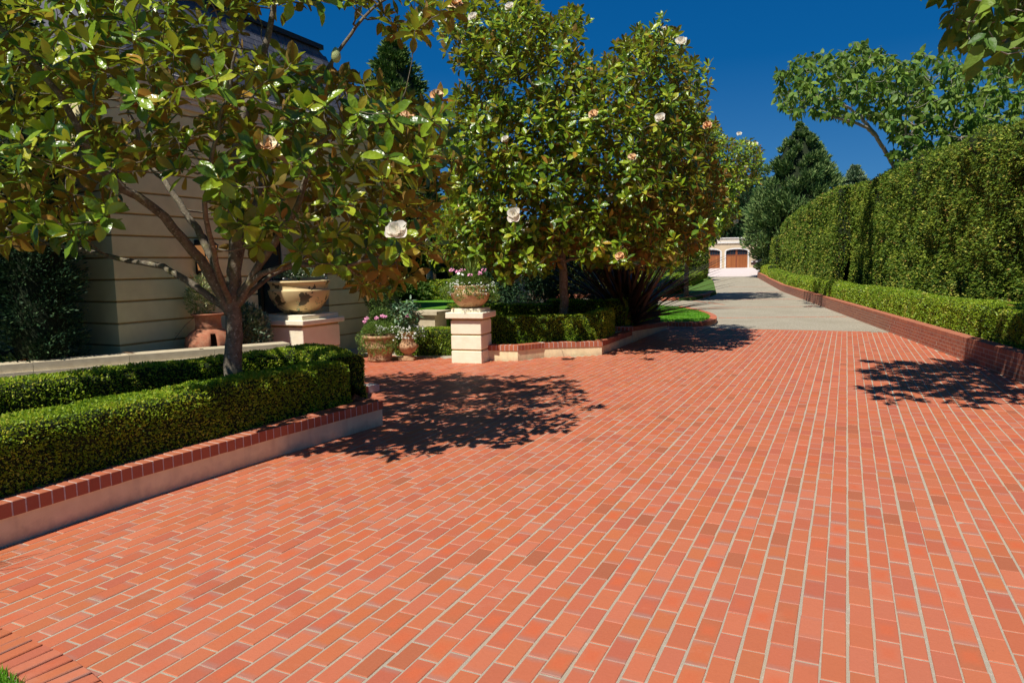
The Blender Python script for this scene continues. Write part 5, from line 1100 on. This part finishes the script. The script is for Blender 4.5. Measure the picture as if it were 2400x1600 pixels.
# ---- big-leaved tree on the right
def bigtree(label, base, limbs, radii, pts, cc, leafL, per, tpl, most, group=None, maxr=.022, minr=.006):
    t = empty('catalpa_tree', tuple(base), label=label, cat='tree', group=group)
    T = np.array(pts); lines, ends = skeleton(limbs, radii, T, cc, maxr=maxr, minr=minr); wood(t, lines, 'palebark')
    A = norm(ends * .4 + norm(T - cc) * .5 + np.array([0, 0, .2]) + RS.randn(len(T), 3) * .5)
    P, D, U, L = rosettes(T, A, per, leafL, .6, tpl, spread=(40, 120), back=.25, jit=.3)
    D = norm(D * .75 + np.array([0, 0, -.62]) + RS.randn(*D.shape) * .2); U = norm(U + RS.randn(*U.shape) * .35 + np.array([0, 0, .15])); U = norm(U - D * np.sum(U * D, 1)[:, None])
    link_leaf_parts(t, (P, D, U, L), tpl, .44, M['bigleaf'], most)
    return t
heart = lambda t: np.clip(1.25 * np.sin(np.pi * np.clip(t, 0, 1) ** .62) ** .8, .04, 1.2)
tplh = leaf_template(5, .12, .35, heart)
polyR = [(8.84, 7.99), (8.93, 7.17), (9.37, 6.61), (10.93, 6.55), (12.2, 6.5), (12.75, 5.9), (13.1, 4.6), (15.12, 4.6), (18.5, 4.6), (18.5, 8.3), (15.39, 8.28), (13.96, 8.72), (12.9, 8.34), (12.7, 8.74), (11.7, 9.03), (10.87, 8.7), (9.74, 8.66)]
KR = 1.04
n = 30000; R_ = RS.uniform(8.8, 19, n); F_ = RS.uniform(22.5, 27.8, n); Z_ = RS.uniform(4.5, 9.6, n); k = F_ / 24; q = np.stack([R_ / k, EYE + (Z_ - EYE) / k], 1)
ok = inside(polyR, q) & (((F_ - 25.2) / 2.4) ** 2 + (fnoise(np.stack([R_, F_, Z_], 1), .8) - .5) * 1.2 < .85)
pts = spaced(np.stack([R_, F_, Z_], 1)[ok], .31, 800)
limR = [[(14.6, 26.2, .3), (14.5, 26.2, 3.6), (14.3, 26, 4.6), (13.6, 25.6, 5.4), (12.7, 25.0, 6.2), (11.9, 24.6, 6.45), (11.0, 24.4, 6.6)], [(12.9, 25.1, 6.0), (12.2, 24.9, 6.7), (11.3, 24.9, 7.3), (10.1, 24.8, 7.7)], [(14.4, 26.1, 4.3), (14.5, 25.9, 5.6), (14.4, 25.6, 6.8), (13.9, 25.4, 7.9)], [(14.5, 26.2, 4), (15.8, 26, 5.4), (16.8, 26, 6.6), (17.3, 26, 8)], [(14.4, 26, 4.8), (13.8, 25, 5.8), (13.4, 24.2, 6.6), (13, 23.6, 7.2)]]
bigtree('large leafy tree behind the tall hedge, one bare grey limb reaching left into the sky', W(14.6, 26.2, .3), [lw_(l) for l in limR], [(.17, .04), (.07, .02), (.09, .02), (.1, .02), (.06, .015)], [W(*p) for p in pts], W(14.4, 25.6, 5.6), .27, 9, tplh, 200, maxr=.03, minr=.008)
# nearer branch hanging in at the top right
n = 30000; R_ = RS.uniform(3.0, 7.2, n); F_ = RS.uniform(6.2, 9.0, n); Z_ = RS.uniform(3.5, 6.6, n); k = F_ / 7.5; q = np.stack([R_ / k, EYE + (Z_ - EYE) / k], 1)
polyTR = [(4.46, 4.15), (4.55, 4.55), (3.3, 4.75), (3.0, 6.8), (7.5, 6.8), (7.5, 3.5), (6.01, 3.66), (5.35, 3.62), (4.9, 3.9), (4.54, 3.98)]
ok = inside(polyTR, q) & (fnoise(np.stack([R_, F_, Z_], 1), 1.1) < .74); pts = spaced(np.stack([R_, F_, Z_], 1)[ok], .17, 560)
limT = [[(7.9, 9.6, .3), (7.9, 9.4, 3.0), (7.5, 8.8, 4.6), (6.6, 8.2, 5.0), (5.6, 7.8, 4.9), (4.9, 7.5, 4.6)], [(7.6, 9, 4.2), (6.4, 8.2, 5.4), (5.0, 7.8, 5.9), (4.0, 7.6, 5.9)], [(7.2, 8.6, 4.7), (6.4, 7.6, 4.6), (6.0, 7.2, 4.2)]]
bigtree('overhanging leafy branch of the nearest right hand tree, in the top right corner', W(7.9, 9.6, .3), [lw_(l) for l in limT], [(.13, .02), (.05, .012), (.035, .01)], [W(*p) for p in pts], W(6.5, 8.4, 4.6), .21, 8, tplh, 200)

# ---- conifers built from sprays on a cone or column
def conifer(name, label, base, h, prof, n, sz, mat, tuft=.9, up_=.5, lump=.25, group=None, trunk=.12, cat='tree', dirs=None, seed=0, aspect=.32, clumps=None, squash=1.0):
    t = empty(name, tuple(base), label=label, cat=cat, group=group); mb = MB(); mb.tube([(0, 0, 0), (0, 0, h * .5), (0, 0, h * .93)], [trunk, trunk * .6, .02], 8); mb.build('trunk', M['bark'], t)
    # tufts on an uneven surface: clump centres first, sprays fan out of each
    nc = clumps or max(40, n // 60); zz = RS.rand(nc) ** .9; az = RS.rand(nc) * 6.283; r = np.array([prof(a) for a in zz])
    r = r * (1 - lump * RS.rand(nc) ** 1.5) ; C = np.stack([np.cos(az) * r, np.sin(az) * r * squash, zz * h], 1)
    k = RS.randint(0, nc, n); out = norm(np.stack([np.cos(az), np.sin(az), np.full(nc, up_)], 1))[k]
    cr = (r * .28 + .12)[k][:, None] * tuft; J = sph(n) * RS.rand(n, 1) ** .5 * cr; J[:, 2] *= .8
    P = C[k] + J * .8 - out * cr * .3; D = norm(out + norm(J) * .8 + RS.randn(n, 3) * .25); S = norm(np.cross(D, sph(n)))
    L = sz * (.6 + .8 * RS.rand(n)); P[:, 2] = np.maximum(P[:, 2], .02)
    mb = MB(); diamonds(mb, P, D, S, L, L * aspect, np.clip(RS.rand(n) * .7 + (fnoise(P, 1.3, 2) - .3) * .5, .003, .99), 0)
    # dark inner mass so the middle does not glow through
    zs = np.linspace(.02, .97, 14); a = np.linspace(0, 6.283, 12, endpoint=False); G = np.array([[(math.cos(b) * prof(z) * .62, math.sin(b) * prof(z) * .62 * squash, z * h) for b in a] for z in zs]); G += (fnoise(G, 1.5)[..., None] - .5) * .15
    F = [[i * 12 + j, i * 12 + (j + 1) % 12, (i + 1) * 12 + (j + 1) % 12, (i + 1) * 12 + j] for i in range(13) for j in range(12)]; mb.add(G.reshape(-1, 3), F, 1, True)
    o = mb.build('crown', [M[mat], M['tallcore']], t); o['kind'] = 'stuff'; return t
col = lambda r: (lambda z: r * (1 - max(0, (z - .55) / .45) ** 2.2 * .93) * (.85 + .15 * min(1, z * 6)))
cone = lambda r, e=.85: (lambda z: r * max(.02, (1 - z)) ** e * (.72 + .28 * min(1, z * 5)))
conifer('juniper', 'dark upright juniper against the left end of the house', (-10.35, 6.1, .45), 5.6, col(.6), 34000, .065, 'juniper', group='dark junipers at the left edge', lump=.35)
conifer('juniper', 'dark juniper second from the house, behind the cream ledge', (-11.2, 5.1, .45), 6.2, col(.8), 36000, .07, 'juniper', group='dark junipers at the left edge', lump=.35)
conifer('juniper', 'dark juniper filling the left edge of the picture', (-12.1, 3.7, .45), 6.0, col(.95), 34000, .075, 'juniper', group='dark junipers at the left edge', lump=.35)
conifer('juniper', 'dark juniper in the back row, between the two front junipers', (-12.9, 5.9, .45), 7.2, col(1.2), 20000, .09, 'juniper', group='dark junipers at the left edge', lump=.3)
conifer('juniper', 'dark juniper at the far left of the back row', (-14.2, 4.2, .45), 7.0, col(1.3), 20000, .09, 'juniper', group='dark junipers at the left edge', lump=.3)
conifer('cypress_tree', 'tall columnar cypress behind the far corner of the house roof', W(-3.45, 22, 0), 8.8, (lambda z: 1.3 * (1 - z ** 7) * (.8 + .2 * min(1, z * 6))), 34000, .15, 'cypress', lump=.3)
conifer('cypress_tree', 'thin distant cypress tip right of the tall cypress', W(-3.3, 30, 0), 6.9, col(.5), 4000, .2, 'cypress', lump=.3)
conifer('conifer_tree', 'feathery conifer half hidden behind the left of the middle magnolia', W(-1.9, 26, 0), 6.9, cone(1.5), 9000, .2, 'juniper', lump=.4)
conifer('pine_tree', 'large pointed pine at the top of the drive, beside the garage', W(25.1, 62, .6), 13.0, (lambda z: float(np.interp(z, [0, .12, .3, .47, .75, .9, 1], [3.0, 3.4, 4.6, 4.3, 2.7, 1.3, .1]))), 60000, .34, 'pine', lump=.55, trunk=.3, up_=1.3, clumps=400, tuft=.85)
conifer('pine_tree', 'paler soft pine peeping over the tall hedge, right of the large pine', W(33.9, 70, .6), 10.4, cone(4.6, .7), 22000, .42, 'pine_blue', lump=.4, trunk=.25, up_=1.1, clumps=420, tuft=.7)
conifer('conifer_tree', 'broad dark tree rising behind the garage roof', W(32.5, 104, 1.2), 14.5, (lambda z: float(np.interp(z, [0, .5, .8, 1], [6, 6.5, 5, .5]))), 16000, .6, 'juniper', lump=.4)
conifer('conifer_tree', 'dark conifer low behind the large pine by the garage', W(28.0, 72, .6), 6.2, cone(2.2, .6), 12000, .34, 'pine', lump=.4, up_=.9)
conifer('conifer_tree', 'dark tree mass behind the third magnolia', W(13.6, 64, .4), 9.5, cone(3.0, .5), 20000, .34, 'pine', lump=.4, up_=.7)
conifer('conifer_tree', 'dark bushy tree behind the raised lawn left of the middle magnolia', W(-.9, 23.6, .2), 3.6, col(1.1), 12000, .15, 'juniper', lump=.4)

# ================================================================== PLANTS
def bush(mb, c, rad, n, sz, aspect=.5, up_=.3, droop=0.0, mi=0, hollow=.4, hemi=False):
    d = sph(n); 
    if hemi: d[:, 2] = np.abs(d[:, 2])
    P = np.array(c) + d * np.array(rad) * (hollow + (1 - hollow) * RS.rand(n, 1) ** .6); D = norm(d + RS.randn(n, 3) * .5 + np.array([0, 0, up_ - droop])); S = norm(np.cross(D, sph(n))); L = sz * (.6 + .8 * RS.rand(n))
    diamonds(mb, P, D, S, L, L * aspect, np.clip(RS.rand(n), .003, .99), mi)
def blooms(mb, C, s, mi, petals=6):
    for c in C:
        ax = norm(np.array((RS.randn() * .4, -.7 + RS.randn() * .3, .7))); u = norm(np.cross(ax, (1, .2, .1))); w = np.cross(ax, u)
        for k in range(petals):
            a = k * 6.283 / petals; d = u * math.cos(a) + w * math.sin(a); e = u * math.cos(a + 1.57) + w * math.sin(a + 1.57)
            mb.add([c, c + d * s * .6 + e * s * .28, c + d * s + ax * s * .1, c + d * s * .6 - e * s * .28], [[0, 1, 2, 3]], mi)
def cluster(mb, c, r, n, s, mi):
    for k in range(n): p = np.array(c) + sph(1)[0] * r * np.array((1, 1, .7)); blooms(mb, [p], s, mi, 5)
def plant(name, label, base, cat, parts, group=None):
    t = empty(name, tuple(base), label=label, cat=cat, group=group)
    for nm, fn, mats, stuff in parts:
        mb = MB(); fn(mb); o = mb.build(nm, [M[m_] for m_ in mats], t)
        if stuff: o['kind'] = 'stuff'
    return t
# flowers in the tan bowl on the gate pillar
def f_spikes(mb, n=70, h=.62, spread=.5, w=.007):
    for k in range(n):
        a = RS.rand() * 6.283; s = RS.rand() ** .7 * spread; hh = h * (.55 + .45 * RS.rand()); q = np.array([(math.cos(a) * s * t_ ** 1.5 * .8, math.sin(a) * s * t_ ** 1.5 * .8, hh * (t_ - .15 * t_ * t_ * s * 2)) for t_ in (0, .35, .7, 1)])
        S = np.array((-math.sin(a), math.cos(a), 0)) * w; V = []
        for p, k_ in zip(q, (1, 1, .7, .15)): V += [p - S * k_, p + S * k_]
        mb.add(V, [[0, 1, 3, 2], [2, 3, 5, 4], [4, 5, 7, 6]], 0, False, RS.rand() * .9 + .05)
def bowl_trail(mb):
    for k in range(26):
        a = k / 26 * 6.283 + RS.randn() * .1; r = .33 + RS.rand() * .12; c = (math.cos(a) * r * 1.1, math.sin(a) * r * 1.1, -.02 - RS.rand() * .20 * (abs(math.cos(a + .44)) > .35)); bush(mb, c, (.11, .11, .09), 130, .028, .6, droop=.3)
    bush(mb, (0, 0, .06), (.38, .38, .24), 4200, .032, .5, hemi=True)
plant('flowering_plant', 'trailing greenery, pink blooms and grass spikes filling the tan bowl on the gate pillar', (-6.39, 11.62, 1.42), 'plant', [
    ('foliage', bowl_trail, ['potleaf'], True), ('grass_blades', lambda mb: f_spikes(mb, 90, .68, .55), ['potleaf'], True),
    ('pink_flowers', lambda mb: [cluster(mb, c, .04, 14, .022, 0) for c in ((-.33, -.1, .30), (-.14, -.2, .27), (.13, -.22, .20), (.33, -.05, .30), (.28, -.12, .24), (-.2, .1, .3))], ['pink'], True),
    ('white_flowers', lambda mb: (blooms(mb, [np.array((math.cos(a) * r, math.sin(a) * r, RS.uniform(-.16, .08))) for a, r in zip(RS.rand(170) * 6.283, RS.uniform(.34, .47, 170))], .014, 0, 5), blooms(mb, [np.array(c) for c in ((-.1, -.3, .1), (-.1, -.25, .24), (0, -.28, .22))], .034, 0, 8)), ['white'], True)])
def t_small(mb):
    for k in range(26):
        a = k / 26 * 6.283; r = .30 + RS.rand() * .11; bush(mb, (math.cos(a) * r, math.sin(a) * r, -.02 - RS.rand() * .24), (.10, .10, .13), 190, .022, .6, droop=.5)
    bush(mb, (0, 0, .05), (.36, .36, .24), 5200, .024, .6, hemi=True)
plant('potted_plant', 'fine trailing greenery with pink and white flowers in the round terracotta pot', (-8.13, 11.10, .50), 'plant', [
    ('foliage', t_small, ['potleaf'], True), ('pink_flowers', lambda mb: [cluster(mb, c, .035, 14, .02, 0) for c in ((-.26, -.1, .26), (-.2, -.12, .33), (.02, -.1, .34), (.12, -.05, .38), (.18, -.05, .36))], ['pink'], True),
    ('white_flowers', lambda mb: [cluster(mb, (.12 + RS.randn() * .05, -.12 + RS.randn() * .05, .14 + RS.randn() * .04), .03, 3, .014, 0) for _ in range(26)], ['white'], True)])
def rhodo(mb):
    C = sph(46) * np.array((.30, .30, .27)) * RS.uniform(.5, 1, (46, 1)) + np.array((0, 0, .42)); A = norm(C - np.array((0, 0, .15)) + np.array([0, 0, .2])); P, D, U, L = rosettes(C, A, 7, .13, .3, None, spread=(45, 110), back=.04); leaves(mb, P, D, U, L, .34, leaf_template(4, .1, .3), np.clip(RS.rand(len(P)), .01, .99))
    for k in range(12): mb.tube([(0, 0, 0), C[k] * .5 + RS.randn(3) * .02, C[k]], .006, 4)
plant('potted_plant', 'broad grey green leaves over a spill of tiny white flowers in the small urn', (-7.66, 11.36, .54), 'plant', [
    ('foliage', rhodo, ['greyleaf'], True), ('trailing_foliage', lambda mb: bush(mb, (0, 0, .0), (.30, .30, .13), 1500, .022, .6, droop=.5), ['potleaf'], True),
    ('white_flowers', lambda mb: blooms(mb, [np.array((math.cos(a) * r, math.sin(a) * r, RS.uniform(-.12, .14))) for a, r in zip(RS.rand(230) * 6.283, RS.uniform(.12, .36, 230))], .017, 0, 5), ['white'], True),
    ('pink_flowers', lambda mb: cluster(mb, (.16, -.2, .34), .035, 16, .025, 0), ['pink'], True)])
plant('clipped_shrub', 'rounded clipped green shrub behind the two clay pots', (-8.55, 12.1, 0), 'shrub', [('foliage', lambda mb: (bush(mb, (-.25, 0, .72), (.30, .3, .26), 3600, .045, .4), bush(mb, (.25, .1, .62), (.30, .3, .24), 3600, .045, .4)), ['cypress'], True), ('stem', lambda mb: mb.tube([(0, 0, 0), (0, 0, .3), (.02, 0, .6)], .03, 6), ['bark'], False)])
plant('clipped_shrub', 'green conifer shrub rising behind the large pier', (-9.2, 12.6, .2), 'shrub', [('foliage', lambda mb: bush(mb, (0, 0, 1.15), (.35, .35, .75), 6000, .055, .35, up_=.8), ['cypress'], True), ('stem', lambda mb: mb.tube([(0, 0, -.2), (0, 0, .5)], .04, 6), ['bark'], False)])
plant('variegated_shrub', 'pale variegated shrub growing out of the broken terracotta jar', (-9.52, 8.30, 1.09), 'shrub', [('foliage', lambda mb: (bush(mb, (-.14, 0, .22), (.28, .26, .30), 1500, .062, .32, up_=.5), bush(mb, (-.05, -.1, .45), (.2, .2, .22), 500, .062, .32, up_=.8)), ['variegated'], True),
    ('flower_stem', lambda mb: (mb.tube([(-.12, -.1, 0), (-.3, -.22, -.2), (-.45, -.32, -.42)], .004, 4), [blooms(mb, [np.array((-.14 - .31 * q, -.12 - .2 * q, .0 - .42 * q)) + RS.randn(3) * .025], .014, 1, 4) for q in np.linspace(.25, 1, 26)]), ['bark', 'oldpetal'], True)])
plant('leafy_shrub', 'dark leafy shrub between the tree trunk and the large pier', (-9.9, 9.45, .0), 'shrub', [('foliage', lambda mb: bush(mb, (0, 0, .75), (.35, .35, .5), 1500, .075, .45), ['variegated'], True), ('foliage_under', lambda mb: bush(mb, (.1, 0, .62), (.42, .4, .6), 2600, .07, .5), ['greyleaf'], True)])
plant('trailing_plant', 'sparse trailing stems with tiny white flowers in the chipped bowl planter', (-9.46, 10.42, 1.56), 'plant', [('foliage', lambda mb: (bush(mb, (0, 0, .08), (.48, .48, .28), 2600, .04, .5, hemi=True), [bush(mb, (.53 * math.cos(a), .53 * math.sin(a), -.08 - RS.rand() * .4), (.04, .04, .12), 40, .022, .6, droop=.6) for a in (-.2, .05, .25, 2.8, -.9, -1.8)]), ['greyleaf'], True), ('grass_blades', lambda mb: f_spikes(mb, 60, .6, .5), ['potleaf'], True),
    ('white_flowers', lambda mb: blooms(mb, [np.array((math.cos(a) * .5, math.sin(a) * .5, RS.uniform(-.1, .2))) for a in RS.rand(50) * 6.283], .016, 0, 5), ['white'], True)])
plant('groundcover', 'low bright green groundcover along the back of the cream ledge', (-11.0, 5.0, .5), 'groundcover', [('foliage', lambda mb: [bush(mb, (-.25 + (-.505) * s + RS.randn() * .04, -.863 * s * .98 + .1, .06), (.24, .24, .11), 420, .018, .7, hemi=True) for s in np.linspace(-1.6, 1.0, 16)], ['boxleaf_bright'], True)])
plant('leafy_shrub', 'dense leafy shrub behind the tan bowl planter and raised lawn', W(.2, 19.6, .2), 'shrub', [('foliage', lambda mb: (bush(mb, (0, 0, 1.3), (1.5, 1.0, 1.2), 9000, .08, .5), bush(mb, (1.8, .3, 1.0), (1.2, .9, 1.0), 6000, .08, .5)), ['juniper'], True), ('stem', lambda mb: [mb.tube([(x, 0, -.2), (x + RS.randn() * .2, 0, .9)], .04, 5) for x in np.linspace(-.8, 2.6, 9)], ['bark'], False)])

plant('ornamental_grass', 'arching ornamental grass at the near left end of the bed, mostly outside the picture', (-5.12, 1.45, .25), 'plant', [('grass_blades', lambda mb: f_spikes(mb, 60, 1.0, 1.15, .006), ['potleaf'], True)])
# bronze flax
fb_ = W(2.85, 17.3, .3)
fx = empty('flax_plant', tuple(fb_), label='huge bronze flax clump of sword leaves behind the second tree', cat='plant')
me_ = []
def blade(L, w, lean, az):
    mb = MB(); n = 7; V = []
    for i in range(n):
        s = i / (n - 1); x = L * (s * math.sin(lean) + .22 * s * s * math.sin(lean)); z = L * (s * math.cos(lean) - .16 * s * s * math.sin(lean)); ww = w * (1 - s ** 2.5) * (.6 + .4 * min(1, s * 4)) + .002
        V += [(x, -ww, z + ww * .5), (x, 0, z), (x, ww, z + ww * .5)]
    F = [[i * 3 + j, i * 3 + j + 1, i * 3 + j + 4, i * 3 + j + 3] for i in range(n - 1) for j in range(2)]; return np.array(V), F
bl = []
for k in range(280):
    lean = math.radians(RS.uniform(4, 78) if k > 60 else RS.uniform(35, 70)); az = RS.rand() * 6.283; L = RS.uniform(1.9, 3.1) * (1 - .1 * lean); bl.append((L, RS.uniform(.022, .038), lean, az))
protos = []
for q in range(12):
    L, w, lean, az = bl[q * 9]; V, F = blade(L, w, lean, az); mb = MB(); mb.add(V, F, 0, True); protos.append((mb.build('leaf', M['flax'], fx), lean))
for i, (L, w, lean, az) in enumerate(bl):
    j = i if i < 12 else int(np.argmin([abs(p[1] - lean) + RS.rand() * .15 for p in protos])); o = protos[j][0] if i < 12 else bpy.data.objects.new('leaf', protos[j][0].data)
    if i >= 12: COL.objects.link(o); o.parent = fx
    o.rotation_euler = (RS.randn() * .05, RS.randn() * .05, az); o.location = (RS.randn() * .12, RS.randn() * .12, 0); s = RS.uniform(.85, 1.1); o.scale = (s, s, s)

# fallen magnolia leaves
tplf = leaf_template(4, .05, .5); k = 0
def fallen(label, p, L=.13, nr=(0, 0, 1)):
    mb = MB(); a = RS.rand() * 6.283; D = norm(np.array((math.cos(a), math.sin(a), .05))); leaves(mb, np.zeros((1, 3)), D[None], norm(np.array(nr, float) + RS.randn(3) * .15)[None], L, .42, tplf, np.array([RS.rand() * .9 + .05])); o = mb.build('fallen_leaf', M['deadleaf']); o.location = p; tag(o, label, 'leaf', 'fallen magnolia leaves')
base_ = np.array((-8.05, 8.62))
for s_, lab in ((1.35, 'fallen orange leaf on the cream ledge, nearest the large pier'), (2.2, 'fallen orange leaf on the cream ledge, just right of the leaning trunk'), (3.05, 'curled orange leaf on the cream ledge, below the terracotta jar'), (3.6, 'fallen orange leaf on the cream ledge, below the corner of the house'), (5.0, 'fallen orange leaf on the cream ledge, in front of the junipers'), (6.6, 'fallen orange leaf on the cream ledge, nearest the left edge')):
    p = base_ + t_ * s_ + nn * RS.uniform(.12, .35); fallen(lab, (p[0], p[1], .615), .17)
for s_, lab in ((1.9, 'rusty leaf on the soil under the ledge, nearest the pier'), (2.6, 'rusty leaf on the soil under the ledge, beside the trunk'), (3.2, 'rusty leaf on the soil under the ledge, behind the hedge top'), (3.9, 'rusty leaf on the soil under the ledge, farthest left')):
    p = base_ + t_ * s_ - nn * RS.uniform(.06, .2); fallen(lab, (p[0], p[1], .30), .17)
fallen('single rusty leaf lying on the plinth of the sunny gate pillar', (-6.57, 11.33, 1.02), .09)
fallen('small rusty leaf at the foot of the gate pillar by the low wall', (-5.98, 11.60, .02), .07)
for x, y, z, lab in ((-5.9, 12.2, .25, 'rusty leaf on the dry soil just right of the gate pillar'), (-5.0, 13.0, .25, 'rusty leaf on the dry soil behind the corner of the angled wall'), (-4.75, 15.7, .32, 'rusty leaf on the soil at the step of the brick capped walls'), (-7.4, 15.4, .87, 'rusty leaf on the middle box hedge, behind the tan bowl'), (-6.9, 15.55, .87, 'rusty leaf on the right end of the middle box hedge'), (-5.75, 12.85, .80, 'rusty leaf on the sunlit front hedge, before the second trunk')): fallen(lab, (x, y, z), .11)
for y, lab in ((13.9, 'rusty leaf on the low right hedge, nearest the camera'), (18.6, 'rusty leaf on the low right hedge, midway along'), (26.3, 'rusty leaf on the low right hedge, farthest up the drive')): fallen(lab, (rwall(y) + .55, y, .98), .14)
